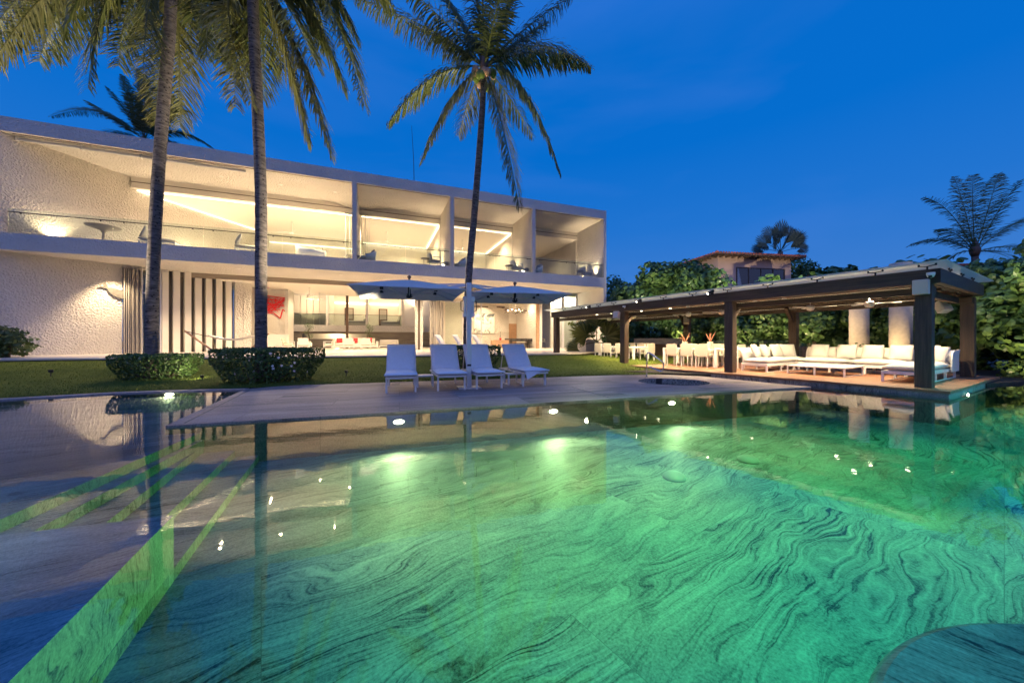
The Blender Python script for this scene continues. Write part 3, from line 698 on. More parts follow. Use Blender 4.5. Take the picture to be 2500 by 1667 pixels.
# floor uplights washing the rough side walls
def uplight(p, aim, label, power, size=75):
    t = thing('floor_uplight', label, 'floor lamp', p, YH, 'floor uplights of the loggias')
    MB().lathe([(.05,0),(.07,0),(.07,.05),(.05,.055)], n=14).build('housing', STEEL, t)
    MB().lathe([(.0,.04),(.048,.04),(.048,.044)], n=14).build('lens', BULB, t)
    lamp('SPOT', 'uplight_beam', Vector(p)+Vector((0,0,.07)), power*2.6, (1,.74,.42), aim, size, .8, .03)
for i, (w_, lb) in enumerate(((1.3,'front'),(6.3,'rear'))):
    s_ = wall_s(w_)+.34
    uplight(HP(s_,w_,Z2), HP(s_-.55,w_+.1,Z2+3.2), '%s uplight at the foot of the slanted left loggia wall' % lb, 80 if i == 0 else 120, 124)
for s0, nm_ in ((4.57,'second'),(10.51,'third'),(16.66,'last')):
    for w_, lb in ((1.05,'front'),(2.9,'rear')):
        uplight(HP(s0-.30,w_,Z2), HP(s0-.02,w_,8.6), '%s uplight at the right wall of the %s loggia' % (lb, nm_), 120, 70)
# ------------------------------------------------------------------ loungers, parasol
PIPE = simple('grey_piping', (.42,.43,.47), .9)
def make_lounger(flap=False):
    t = thing('sun_lounger', '', 'sun lounger', (0,0,0), 0, 'white sun loungers in a row on the pool deck')
    for x in (.02,.66):
        MB().box(x,x+.04,.10,.15,0,.33).build('leg', WHITE, t); MB().box(x,x+.04,1.42,1.47,0,.33).build('leg', WHITE, t)
    mb = MB()
    for x in (.02,.66): mb.box(x,x+.04,-.02,1.86,.331,.37)
    mb.box(.061,.659,-.02,.02,.331,.37).box(.061,.659,1.82,1.86,.331,.37)
    for k in range(6): mb.box(.061,.659,.2+.16*k,.25+.16*k,.342,.362)
    mb.build('frame', WHITE, t)
    Mb = Matrix.Translation((0,1.04,.40)) @ Matrix.Rotation(R(50),4,'X')
    MB().box(.03,.07,0,.82,-.035,-.01,Mb).box(.65,.69,0,.82,-.035,-.01,Mb).box(.07,.65,.78,.82,-.035,-.01,Mb).build('back_frame', WHITE, t)
    mb = MB().bar((.05,1.56,.95),(.05,1.75,.36),.02).bar((.67,1.56,.95),(.67,1.75,.36),.02); mb.build('prop', WHITE, t)
    mb = MB().cushion(.0,.72,-.06,1.06,.37,.465,puff=.012); mb.build('seat_pad', CUSHB, t, smooth=True)
    mb = MB().cushion(.0,.72,-.03,.86,-.01,.085,M=Mb,puff=.015); mb.build('back_pad', CUSHB, t, smooth=True)
    for nm_, M_, y0, y1, z in (('seat',Matrix.Identity(4),-.055,1.055,.42),('back',Mb,-.025,.855,.04)):
        lp = [(.0,y0,z),(.72,y0,z),(.72,y1,z),(.0,y1,z),(.0,y0,z)]; MB().tube([M_ @ Vector(p) for p in lp], .009, 6).build(nm_+'_piping', PIPE, t)
    mb = MB()
    for i in range(9):
        u = i/8; x = .02+.68*u; mb.v += [(x,.02,.372),(x,.03,.372-.045*math.sin(math.pi*u)-.012)]
    for i in range(8): a = i*2; mb.f.append((a,a+1,a+3,a+2))
    mb.build('sling', WHITE, t)
    return t
l0 = make_lounger(); l0.location = (-2.87,7.90,.03); l0.rotation_euler.z = .30
l0['label'] = 'leftmost white sun lounger, seen nearly end on, beside the low side table'
l1 = dup(l0, (-1.76,8.24,.03), .33, 'white sun lounger just left of the parasol mast, next to the side table')
l2 = dup(l0, (-.86,8.52,.03), .355, 'white sun lounger just right of the parasol mast in front of the hedge')
l3 = dup(l0, (.30,9.02,.03), .40, 'rightmost white sun lounger with a towel corner hanging off its front')
mb = MB(); mb.v = [(.02,-.07,.40),(.45,-.085,.40),(.06,-.10,.20),(.30,-.09,.32)]; mb.f = [(0,2,3,1)]
o = mb.build('towel_corner', CUSHB, l3); o.modifiers.new('s','SOLIDIFY').thickness = .012
def side_table(p, rz, label):
    t = thing('side_table', label, 'side table', p, rz, 'low white side tables between loungers')
    mb = MB().box(0,.42,0,.42,.27,.30); mb.build('table_top', WHITE, t, bevel=.004)
    for x in (0,.385):
        for y in (0,.385): MB().box(x,x+.035,y,y+.035,0,.27).build('leg', WHITE, t)
    for x in (0,.385): MB().box(x+.003,x+.032,.036,.384,.0,.03).build('foot_rail', WHITE, t)
side_table((-2.42,8.95,.03), .31, 'low white side table between the two left loungers')
side_table((-.10,9.45,.03), .37, 'low white side table between the two right loungers')

CANV = leafmat('parasol_canvas', (.74,.72,.70), (.74,.72,.70), .9, .35)
def canopy_mesh(a=1.36, z0=2.45, z1=2.83, n=14):
    mb = MB(); m = 2*n+1
    for i in range(m):
        for j in range(m):
            u = (i-n)/n; v = (j-n)/n; r = max(abs(u),abs(v)); q = min(abs(u),abs(v))/r if r > 0 else 0
            pull = 1 - .03*(1-q*q)*r                       # edges drawn in between the rib ends
            h = z1 - (z1-z0)*(r**1.12) - .02*r*(1-q)*(1-abs(2*q-1)) * 1.0
            mb.v.append((u*a*pull, v*a*pull, h))
    for i in range(m-1):
        for j in range(m-1):
            k = i*m+j; mb.f.append((k,k+m,k+m+1,k+1))
    return mb
par = thing('parasol', 'double cantilever parasol with two pale square canopies on one silver mast', 'parasol', (-1.10,8.95,.03), .28)
MB().box(-.28,.28,-.28,.28,0,.02).build('base_plate', ALU, par)
MB().box(-.062,.062,-.062,.062,.02,2.66).build('mast', ALU, par, bevel=.012)
MB().box(-.05,.05,-.0635,-.0625,.55,.60).build('badge', BLACK, par)
for (cx, cy_, rz, ax) in ((-1.46,.96,.02,-1),(1.58,1.20,-.13,1)):
    c = canopy_mesh().build('canopy', CANV, par, smooth=True, loc=(cx,cy_,0), rz=rz)
    c.modifiers.new('s','SOLIDIFY').thickness = .006
    for k in range(8):
        an = k*math.pi/4; l_ = 1.36*(math.sqrt(2) if k%2 else .95); e = (math.cos(an)*l_*.985, math.sin(an)*l_*.985)
        MB().bar((.05*math.cos(an),.05*math.sin(an),2.80),(e[0],e[1],2.44 if k%2 else 2.425),.018,.028).build('rib', ALU, c)
        MB().bar((.06*math.cos(an),.06*math.sin(an),2.40),(e[0]*.55,e[1]*.55,2.60 if k%2 else 2.59),.016,.022).build('strut', ALU, c)
        MB().box(-.045,.045,-.025,.025,-.05,.02).build('rib_joint', BLACK, c, loc=(e[0]*.55,e[1]*.55,2.595), rz=an)
    MB().lathe([(.02,2.33),(.06,2.35),(.085,2.38),(.085,2.44),(.04,2.46),(.03,2.81)], n=14).build('hub', BLACK, c)
    MB().lathe([(.0,2.83),(.035,2.835),(.022,2.86),(.055,2.895),(.055,2.92),(.0,2.96)], n=14).build('finial', DGREY, c, smooth=True)
    MB().bar((ax*.09,.03,2.60),(cx*.93,cy_*.93,2.50),.045,.06).build('arm', ALU, par)
    MB().bar((ax*.09,.03,2.63),(cx*.55,cy_*.5,2.66),.03,.035).build('arm_brace', ALU, par)
    MB().box(ax*.07,ax*.13,-.04,.04,1.82,2.32).build('slide_housing', ALU, par, bevel=.008)
    MB().box(ax*.063,ax*.15,-.05,.05,2.20,2.30).build('clamp', WHITE, par); MB().box(ax*.063,ax*.15,-.05,.05,1.80,1.88).build('clamp', WHITE, par)
    MB().tube([(ax*.13,0,2.22),(ax*.20,0,2.19),(ax*.20,0,1.97),(ax*.13,0,1.93)], .012, 8).build('handle', BLACK, par)

# stainless handrail at the spa
hr = thing('handrail', 'bent stainless steel handrail standing at the rim of the spa', 'handrail', (4.39,11.45,.03), -.45)
MB().tube([(0,0,0),(0,0,.74),(.02,0,.79),(.07,0,.80),(.46,0,.52),(.50,0,.47),(.50,0,.30),(.47,0,.22),(.41,0,.20),(.12,0,.33),(.05,0,.34)], .024, 10).build('rail', STEEL, hr, smooth=True)
MB().lathe([(.0,0),(.05,0),(.05,.012),(.0,.014)], n=16).build('flange', STEEL, hr)
SPKG = simple('drain_plastic', (.40,.40,.40), .5)
# drains on the pool floor
for p, lb in (((2.17,4.70),'domed white drain cover on the pool floor, nearer of the two'),((3.60,5.36),'domed white drain cover on the pool floor, farther of the two')):
    t = thing('drain_cover', lb, 'drain cover', (p[0],p[1],-.6), 0, 'main drains of the pool')
    MB().lathe([(.145,0),(.145,.02),(.13,.05),(.09,.075),(.04,.086),(.0,.088)], n=32).build('dome', SPKG, t, smooth=True)
    mb = MB()
    for k in range(16): mb.box(.035,.125,-.004,.004,.0,.012,Matrix.Translation((0,0,.072)) @ Matrix.Rotation(k*math.pi/8,4,'Z') @ Matrix.Rotation(R(18),4,'Y'))
    mb.build('grille', DGREY, t)

# ------------------------------------------------------------------ villa furniture
def make_armchair(frame=WHITE, fab=SLING, w=.72):
    t = thing('lounge_chair', '', 'armchair', (0,0,0), 0, 'white framed chairs of the living room')
    h = w/2
    for x in (-h,h-.04):
        for y in (0,.66): MB().box(x,x+.04,y,y+.04,0,.60).build('leg', frame, t)
        MB().box(x-.004,x+.044,-.01,.71,.601,.635).build('armrest', frame, t)
    MB().box(-h+.041,h-.041,.02,.68,.27,.31).build('seat_frame', frame, t)
    MB().cushion(-h+.05,h-.05,.02,.64,.31,.45,puff=.02).build('seat_cushion', fab, t, smooth=True)
    Mb = Matrix.Translation((0,.62,.40)) @ Matrix.Rotation(R(74),4,'X')
    MB().box(-h+.045,h-.045,0,.48,-.03,0,Mb).build('backrest', frame, t)
    MB().cushion(-h+.06,h-.06,.02,.46,.0,.12,M=Mb,puff=.02).build('back_cushion', fab, t, smooth=True)
    return t
TZ = .5
ac = make_armchair(); used = [False]
def chair(s, w, rz, label, z=TZ, group='white framed chairs of the living room'):
    p = HP(s, w, z); rz = YH + rz
    if not used[0]:
        used[0] = True; ac.location = p; ac.rotation_euler.z = rz; ac['label'] = label; ac['group'] = group; return ac
    return dup(ac, p, rz, label, group)
chair(-5.45,5.6,math.pi/2,'white framed armchair farthest left in the living room, turned sideways')
chair(-4.65,5.0,math.pi,'white framed armchair with its back to the lawn, left of the red cushioned sofa')
chair(-3.55,5.6,-math.pi/2,'white framed armchair in front of the bright bar slot, facing right')
chair(-1.9,6.0,math.pi,'left of the two white chairs standing before the red cushioned sofa')
chair(-.75,6.0,math.pi,'right of the two white chairs standing before the red cushioned sofa')
sf = thing('sofa', 'long white sofa with red cushions under the stone wall of the living room', 'sofa', HP(-1.6,8.2,TZ), YH)
MB().box(-1.75,1.75,0,.85,.14,.30).build('base', WHITE, sf)
for x in (-1.75,1.69):
    for y in (.02,.78): MB().box(x,x+.06,y,y+.06,0,.14).build('leg', WHITE, sf)
for x in (-1.75,1.57): MB().box(x,x+.18,0,.85,.301,.62).build('armrest', WHITE, sf, bevel=.02)
for k in range(2): MB().cushion(-1.55+1.55*k,1.55*k,.0,.72,.30,.47).build('seat_cushion', CUSH, sf, smooth=True)
for k in range(3): MB().cushion(-1.5+1.0*k,-.52+1.0*k,0,.42,0,.18,M=Matrix.Translation((0,.80,.44)) @ Matrix.Rotation(R(80),4,'X')).build('back_cushion', CUSH, sf, smooth=True)
def pillow(p, rz, size, mat, label, group, tilt=72, name='scatter_cushion'):
    o = MB().cushion(-size/2,size/2,0,size,-.06,.06,puff=.05,M=Matrix.Rotation(R(tilt),4,'X')).build(name, mat, None, smooth=True, loc=p, rz=rz)
    return tag(o, label, 'cushion', group)
for x, lb in ((-1.2,'red cushion at the left end of the living room sofa'),(-.05,'low red cushion in the middle of the living room sofa'),(1.05,'red cushion at the right end of the living room sofa')):
    pillow(HP(-1.6+x,8.45,TZ+.49), YH, .42 if x else .30, REDF, lb, 'red cushions on the living room sofa')
bn = thing('daybed', 'white framed bench with grey cushion right of the sofa', 'daybed', HP(.95,6.4,TZ), YH)
MB().box(-.75,.75,0,.8,.22,.28).build('frame', WHITE, bn); MB().cushion(-.73,.73,.02,.78,.28,.44).build('seat_cushion', CUSHG, bn, smooth=True)
MB().cushion(-.7,.7,0,.34,-.06,.06,M=Matrix.Translation((0,.05,.40)) @ Matrix.Rotation(R(88),4,'X')).build('back_cushion', CUSHG, bn, smooth=True)
for x in (-.75,.71):
    for y in (0,.76): MB().box(x,x+.04,y,y+.04,0,.22).build('leg', WHITE, bn)
ct = thing('coffee_table', 'low white coffee table in front of the red cushioned sofa', 'coffee table', HP(-1.5,7.2,TZ), YH)
MB().box(-.5,.5,-.3,.3,.33,.37).build('table_top', WHITE, ct)
for x in (-.48,.44):
    for y in (-.28,.24): MB().box(x,x+.04,y,y+.04,0,.33).build('leg', WHITE, ct)
# red lattice relief
rr = random.Random(11); mb = MB()
fr_ = [(-7.92,4.55),(-6.42,4.40),(-6.42,3.35),(-6.62,3.55),(-6.78,2.86),(-7.2,3.25),(-7.92,3.3)]
for p, q in zip(fr_, fr_[1:]+fr_[:1]): mb.bar((p[0],0,p[1]),(q[0],0,q[1]),.07,.06)
for k in range(34):
    u = lambda: (rr.uniform(-7.9,-6.48), rr.uniform(3.3,4.45))
    p, q = u(), u(); mb.bar((p[0],rr.uniform(-.05,.03),p[1]),(q[0],rr.uniform(-.05,.03),q[1]),.05,.04)
rd = tag(mb.build('wall_relief', REDP, None, loc=HO+HN*7.93, rz=YH), 'red lattice relief of crossing bars on the living room wall', 'sculpture')
# topiary trees beside the bar
def topiary(s, w, label):
    t = thing('potted_topiary', label, 'potted plant', HP(s,w,TZ), YH, 'cloud pruned trees of the living room')
    MB().lathe([(.16,0),(.22,.05),(.24,.5),(.21,.5)], n=18).build('pot', WHITE, t, smooth=True)
    MB().tube([(0,0,.5),(.04,.02,.9),(-.05,0,1.3),(.05,.02,1.7)], [.04,.035,.03,.02], 8).build('trunk', BROWN, t)
    leaves_ball(t, [((.12,0,1.05),.2),((-.16,.02,1.35),.22),((.08,0,1.70),.3),((-.1,.05,1.9),.22)], 900, .05, LEAFD)
FISHM = simple('weathered_zinc', (.16,.15,.14), .6, noise=.3, nscale=9)
# small fish relief on the stucco
def fish():
    M, _ = along(GW, (-13.07+.851,2.31+.525)); p = M @ Vector((-.02,-.02,3.75)); M2 = Matrix.Rotation(math.atan2(.525,.851),4,'Z')
    t = thing('wall_fish', 'grey fish relief hanging on the rough stucco left of the shutters', 'sculpture', HO + Matrix.Rotation(YH,3,'Z') @ p, YH+math.atan2(.525,.851))
    mb = MB(); n = 20
    pts = [(math.cos(a*math.pi*2/n)*.42*(1 if math.cos(a*math.pi*2/n)<0 else 1.0), math.sin(a*math.pi*2/n)*.2) for a in range(n)]
    mb.prism(pts, 0, .06, Matrix.Rotation(R(90),4,'X') @ Matrix.Rotation(R(-35),4,'Z')); mb.build('body', FISHM, t, bevel=.02)
    MB().prism([(-.36,0),(-.68,.22),(-.60,0),(-.72,-.16)],0,.05,Matrix.Rotation(R(90),4,'X') @ Matrix.Rotation(R(-35),4,'Z')).build('tail', FISHM, t)
    MB().prism([(-.05,.18),(.2,.42),(.18,.15)],0,.04,Matrix.Rotation(R(90),4,'X') @ Matrix.Rotation(R(-35),4,'Z')).build('fin', FISHM, t)
fish()
# hammock on its stand in front of the fins
hm = thing('hammock', 'cream hammock slung from a slanted timber stand before the fin wall', 'hammock', HP(-8.0,.4,TZ), YH)
MB().tube([(-1.45,0,1.22),(-.15,0,.06)], .05, 8).build('stand_pole', OAK, hm); MB().tube([(2.3,0,1.10),(1.3,0,.06)], .05, 8).build('stand_pole', OAK, hm)
MB().tube([(-.2,0,.05),(1.35,0,.05)], .05, 8).build('stand_foot', OAK, hm)
MB().tube([(-1.42,0,1.2),(-.45,0,.92)], .02, 6).build('rope', BROWN, hm); MB().tube([(2.28,0,1.08),(1.75,0,.9)], .02, 6).build('rope', BROWN, hm)
mb = MB(); n = 16
for i in range(n+1):
    u = i/n; x = -.45+2.2*u; z = .92-.22*math.sin(math.pi*u); wd_ = .10+.34*math.sin(math.pi*u)**.6
    for j in range(7): v = j/6*2-1; mb.v.append((x, v*wd_, z+.10*v*v))
for i in range(n):
    for j in range(6): a = i*7+j; mb.f.append((a,a+7,a+8,a+1))
mb.build('sling', CUSH, hm, smooth=True)
# three chaises on the terrace before the dining room
ch = thing('terrace_chaise', '', 'chaise longue', (0,0,0), 0, 'white chaises on the dining terrace')
MB().box(-.35,.35,0,1.25,.18,.26).build('frame', WHITE, ch)
for x in (-.34,.28):
    for y in (.05,1.1): MB().box(x,x+.06,y,y+.06,0,.18).build('leg', WHITE, ch)
MB().cushion(-.36,.36,-.02,1.1,.26,.38).build('seat_pad', CUSH, ch, smooth=True)
MB().cushion(-.36,.36,0,.85,0,.11,M=Matrix.Translation((0,1.05,.34)) @ Matrix.Rotation(R(56),4,'X')).build('back_pad', CUSH, ch, smooth=True)
ch.location = HP(4.9,-.6,TZ); ch.rotation_euler.z = YH+.9; ch['label'] = 'white chaise on the terrace left of the palm trunk'
dup(ch, HP(6.05,-.7,TZ), YH+.9, 'white chaise on the terrace partly hidden by the parasol mast')
dup(ch, HP(7.35,-.8,TZ), YH+.9, 'white chaise on the terrace below the abstract painting')
# dining room
pt = thing('painting', 'large abstract grey and white painting on the dining room wall', 'painting', HP(9.65,9.17,2.80), YH)
def paintmat():
    m, nt, N, L, b = nm('abstract_paint'); tc = N.new('ShaderNodeTexCoord')
    n = N.new('ShaderNodeTexNoise'); n.inputs['Scale'].default_value = 1.6; n.inputs['Detail'].default_value = 7; n.inputs['Distortion'].default_value = 1.4; L.new(tc.outputs['Object'], n.inputs['Vector'])
    r = N.new('ShaderNodeValToRGB'); e = r.color_ramp.elements; e[0].position = .36; e[0].color = (.10,.12,.13,1); e[1].position = .52; e[1].color = (.78,.76,.72,1)
    x = e.new(.43); x.color = (.42,.43,.42,1)
    L.new(n.outputs['Fac'], r.inputs['Fac']); L.new(r.outputs['Color'], b.inputs['Base Color']); return m
MB().box(-1.02,1.02,-.02,.02,-.93,.93).build('canvas', paintmat(), pt)
MB().box(-1.06,-1.021,-.03,.02,-.97,.97).box(1.021,1.06,-.03,.02,-.97,.97).box(-1.02,1.02,-.03,.02,-.97,-.931).box(-1.02,1.02,-.03,.02,.931,.97).build('frame', CURT, pt)
chd = thing('chandelier', 'chandelier of crossed thin rods hanging over the dark dining table', 'chandelier', HP(12.0,6.5,3.9), YH)
mb = MB(); rr = random.Random(5)
for k in range(20):
    a = rr.uniform(-.6,.6); x = rr.uniform(-1,1); l_ = rr.uniform(.5,1.0); an = rr.uniform(-.75,.75)
    mb.tube([(x-l_*math.cos(an),a,-l_*math.sin(an)*.5),(x+l_*math.cos(an),a*.4,l_*math.sin(an)*.5)], .018, 5)
mb.build('rods', BROWN, chd)
mb = MB()
for k in range(12): mb.tube([(-1.1+.2*k,rr.uniform(-.4,.4),.05),(-1.1+.2*k,0,1.14)], .006, 4)
mb.build('hanger', SLING, chd)
for k in range(7): MB().lathe([(0,-.05),(.035,-.03),(.045,0),(.03,.04),(0,.05)], n=8).build('bulb', BULB, chd, loc=(-1.0+.33*k, rr.uniform(-.4,.4), -.05+.1*(k%2)))
dt = thing('dining_table', 'dark dining table surrounded by dark chairs under the rod chandelier', 'dining table', HP(12.6,6.2,TZ), YH)
MB().box(-1.7,1.7,-.55,.55,.70,.75).build('table_top', BROWN, dt)
for x in (-1.5,1.4):
    MB().box(x,x+.1,-.4,.4,0,.70).build('leg', BROWN, dt)
dc = thing('dark_dining_chair', '', 'chair', (0,0,0), 0, 'dark chairs around the indoor dining table')
MB().box(-.23,.23,0,.46,.42,.46).build('seat', DGREY, dc)
for x in (-.23,.195):
    for y in (0,.425): MB().box(x,x+.035,y,y+.035,0,.42).build('leg', DGREY, dc)
mb = MB(); 
for i in range(9):
    a = math.pi*(i/8); mb.v += [(.25*math.cos(a),.20+.26*math.sin(a),.60),(.26*math.cos(a),.20+.28*math.sin(a),.86)]
for i in range(8): a = i*2; mb.f.append((a,a+1,a+3,a+2))
o = mb.build('backrest', DGREY, dc); o.modifiers.new('s','SOLIDIFY').thickness = .03
first = True
for side, w_, rz in (('near',5.45,math.pi),('far',6.95,0)):
    for k in range(6):
        p = HP(11.2+.56*k, w_-.2*(1 if side=='far' else -1)+(.2 if side=='near' else -.0), TZ); lb = '%s dark chair from the left on the %s side of the indoor dining table' % (ORD[k], side)
        if first: dc.location = p; dc.rotation_euler.z = YH+rz; dc['label'] = lb; first = False
        else: dup(dc, p, YH+rz, lb)
sb = thing('sideboard', 'low reddish oak sideboard left of the indoor dining chairs', 'sideboard', HP(9.9,5.2,TZ), YH)
MB().box(-.75,.75,0,.5,.06,.72).build('body', OAK, sb, bevel=.01)
for k in range(3): MB().box(-.74+.5*k,-.26+.5*k,-.02,-.001,.09,.69).build('door', OAK, sb)
vs = thing('orchid_pot', 'small pot with dark upright stems on the oak sideboard', 'potted plant', HP(9.95,5.4,TZ+.72), YH)
MB().lathe([(.08,0),(.11,.12),(.09,.18),(.0,.18)], n=12).build('pot', REDF, vs); MB().tube([(0,0,.18),(.03,0,.5),(-.02,0,.75)],.012,5).tube([(0,0,.18),(-.05,0,.45)],.01,5).build('stem', BROWN, vs)
# upper floor things
tb = thing('bathtub', 'free standing white bathtub with floor tap in the wide upper loggia', 'bathtub', HP(-3.75,1.45,Z2), YH)
mb = MB(); n = 28
for k, (rx, ry, z) in enumerate(((.55,.32,0),(.72,.36,.05),(.80,.39,.3),(.84,.42,.62),(.81,.39,.63),(.74,.34,.40),(.6,.26,.2))):
    for i in range(n):
        a = 2*math.pi*i/n; x = rx*math.cos(a)
        zz = z + (.22*max(0,-math.cos(a))**2 if 3 <= k <= 4 else 0)
        mb.v.append((x, ry*math.sin(a), zz))
for k in range(6):
    for i in range(n): a = k*n+i; b_ = k*n+(i+1)%n; mb.f.append((a,b_,b_+n,a+n))
mb.f.append(tuple(6*n+i for i in range(n))); mb.build('basin', WHITE, tb, smooth=True)
MB().tube([(.55,.6,0),(.55,.6,.95),(.40,.45,1.0),(.25,.35,.98)],.02,8).tube([(.55,.6,.8),(.7,.6,.8)],.015,6).build('tap', STEEL, tb)
ub = thing('fire_bowl_table', 'round dish shaped pedestal table at the left of the upper loggia', 'table', HP(-13.0,1.1,Z2), YH)
MB().lathe([(.0,0),(.22,0),(.2,.03),(.06,.1),(.05,.55),(.12,.7),(.62,.86),(.66,.90),(.0,.91)], n=28).build('dish', CURT, ub, smooth=True)
def daybed(s, w, rz, label, flip=1, z=Z2):
    t = thing('upper_daybed', label, 'daybed', HP(s,w,z), YH+rz, 'daybeds of the upper loggias')
    MB().box(-.75,.75,-.38,.38,.22,.28).build('frame', WHITE, t)
    for x in (-.74,.68):
        for y in (-.37,.31): MB().box(x,x+.06,y,y+.06,0,.22).build('leg', WHITE, t)
    MB().cushion(-.74,.74,-.37,.37,.28,.46).build('seat_cushion', CUSHG, t, smooth=True)
    MB().cushion(-.36,.36,0,.62,0,.15,M=Matrix.Translation((flip*-.62,0,.42)) @ Matrix.Rotation(R(-90*flip),4,'Z') @ Matrix.Rotation(R(68),4,'X')).build('back_cushion', CUSHG, t, smooth=True)
daybed(-10.7,1.0,0,'grey daybed behind the glass between the two left palms')
daybed(-6.7,1.0,.3,'grey cushioned daybed behind the right palm trunk in the wide loggia')
def shell_chair(s, w, rz, label):
    t = thing('shell_armchair', label, 'armchair', HP(s,w,Z2), YH+rz, 'curved shell armchairs of the upper loggias')
    mb = MB(); n = 18
    for i in range(n+1):
        a = math.pi*(-.12+1.24*i/n); h = .55+.30*math.sin(max(0,min(math.pi,a)))
        mb.v += [(.44*math.cos(a),.44*math.sin(a),.12),(.52*math.cos(a),.52*math.sin(a),h)]
    for i in range(n): a = i*2; mb.f.append((a,a+1,a+3,a+2))
    o = mb.build('shell', WHITE, t, smooth=True); o.modifiers.new('s','SOLIDIFY').thickness = .05
    MB().cushion(-.42,.42,-.42,.40,.25,.45).build('seat_cushion', CUSH, t, smooth=True)
    MB().cushion(-.3,.3,0,.45,0,.14,M=Matrix.Translation((0,.32,.45)) @ Matrix.Rotation(R(75),4,'X')).build('back_cushion', CUSHG, t, smooth=True)
    MB().cushion(-.42,.42,-1.25,-.5,.24,.44).build('footstool', CUSHG, t, smooth=True)
    for x in (-.3,.26): MB().box(x,x+.04,-1.1,-1.06,0,.26).build('leg', WHITE, t); MB().box(x,x+.04,.1,.14,0,.26).build('leg', WHITE, t)
for s_, nm_ in ((-.55,'second'),(5.4,'third'),(11.35,'last')):
    shell_chair(s_, 1.25, -1.35, 'white curved armchair with grey footstool at the left of the %s upper loggia' % nm_)
    p = HP(s_+3.6,.75,Z2)
    t = thing('round_table', 'small round dark table in the right half of the %s upper loggia' % nm_, 'side table', p, YH, 'small round tables of the upper loggias')
    MB().lathe([(.0,.50),(.30,.50),(.31,.52),(.30,.535),(.0,.54)], n=22).build('table_top', CURT, t)
    for k in range(3): a = k*2.09; MB().tube([(.22*math.cos(a),.22*math.sin(a),.50),(.27*math.cos(a),.27*math.sin(a),0)],.015,6).build('leg', CURT, t)
    c = chair(s_+4.5,.8,math.pi/2*1.1,'white framed armchair next to the round table of the %s upper loggia' % nm_, Z2, 'white framed chairs of the upper loggias')
def fan(p, rz, label, group, drop=.75, r=.68, mat=WHITE, blades=3, hub=.11, tilt=.12):
    t = thing('ceiling_fan', label, 'ceiling fan', p, rz, group)
    MB().lathe([(.0,0),(.075,0),(.07,-.04),(.03,-.06),(.0,-.06)], n=14).build('canopy', mat, t)
    MB().tube([(0,0,-.05),(0,0,-drop+.05)], .014, 8).build('rod', mat, t)
    MB().lathe([(.02,.07),(hub*.8,.06),(hub,.0),(hub*.95,-.05),(hub*.7,-.10),(.0,-.125)], n=20).build('motor', mat, t, smooth=True, loc=(0,0,-drop))
    for k in range(blades):
        a = 2*math.pi*k/blades
        MB().prism([(hub*.9,-.04),(r*.55,-.075),(r,-.05),(r+.02,.0),(r,.04),(r*.5,.06),(hub*.9,.03)],-.006,.006,Matrix.Rotation(a,4,'Z') @ Matrix.Rotation(tilt,4,'X')).build('blade', mat, t, loc=(0,0,-drop))
    return t
for s_, w_, nm_ in ((-5.94,7.6,'wide left'),(.8,7.6,'second'),(7.16,7.6,'third')):
    fan(HP(s_,w_,10.12), YH+.4*w_, 'white ceiling fan on a long rod in the %s upper room' % nm_, 'ceiling fans of the upper rooms', .8, .95)
for s_, w_, nm_ in ((-4.6,6.2,'nearer'),(-4.3,8.9,'farther')):
    fan(HP(s_,w_,ZL), YH+1, '%s white ceiling fan in the living room' % nm_, 'ceiling fans of the living room', .55, .95)

for s_, nm_ in ((-2.0,'left'),(1.35,'right')):
    t = thing('bed', 'bed with light cushions behind the balustrade in the %s room of the rear wing' % nm_, 'bed', HP(s_,15.6,2.63), YH, 'beds of the rear wing')
    MB().box(-.9,.9,0,2.0,.05,.35).build('base', CURT, t); MB().cushion(-.9,.9,0,2.0,.35,.58).build('mattress', CUSHG, t, smooth=True); MB().box(.92,.98,-.05,2.05,.05,1.15).build('headboard', CURT, t)
    for k in range(2): MB().cushion(-.35,.35,0,.45,-.08,.08,M=Matrix.Translation((.78,.55+.85*k,.56)) @ Matrix.Rotation(R(-90),4,'Z') @ Matrix.Rotation(R(65),4,'X')).build('pillow', CUSH, t, smooth=True)
# ------------------------------------------------------------------ pergola
FASC = swirl_stone('fascia_granite', (.36,.35,.35), (.05,.05,.055), scale=1.6, rot=.5, joints=False, bump=.1)
td = thing('timber_deck', '', '', PO, YP); td['kind'] = 'structure'

# pergola-local: x = b (depth), y = a (along)
MB().box(-.42,5.6,1.85,17.3,.085,.14).build('deck_boards', DECKW, td)
MB().box(-.395,5.6,1.875,17.2,-.75,.084).build('deck_fascia', FASC, td)
pg = thing('pergola', 'long dark timber pergola with glass roof over the dining and lounge deck', 'pergola', PO, YP)
def G(name, mb, mat, **k): return mb.build(name, mat, pg, **k)
PA = [2.32,6.69,11.36,16.45]
for a in PA:
    for b_ in (.0,4.62):
        o = G('post', MB().box(b_,b_+.27,a-.135,a+.135,.14,2.54 if b_ == 0 else 2.5), DWOODH if False else DWOOD, bevel=.008)
for b_ in (-.03,4.72): G('beam', MB().box(b_,b_+.14,2.05,16.75,2.54,2.86), DWOODH)
for a in PA: G('cross_beam', MB().box(.111,4.719,a-.07,a+.07,2.56,2.80), DWOODH)
G('end_beam', MB().box(-.03,4.86,2.049,2.19,2.541,2.861), DWOODH); 
for b_ in (.36,4.40): G('lower_beam', MB().box(b_,b_+.13,2.2,16.6,2.33,2.50), DWOODH)
G('lower_beam', MB().box(.36,4.53,2.44,2.56,2.33,2.499), DWOODH)
mb = MB(); a = 2.3
SLAT = wood('timber_slats', (.13,.09,.06), (.22,.16,.11), gap=False, axis='X')
while a < 16.6:
    mb.box(.12,4.715,a,a+.05,2.60,2.68); a += .115
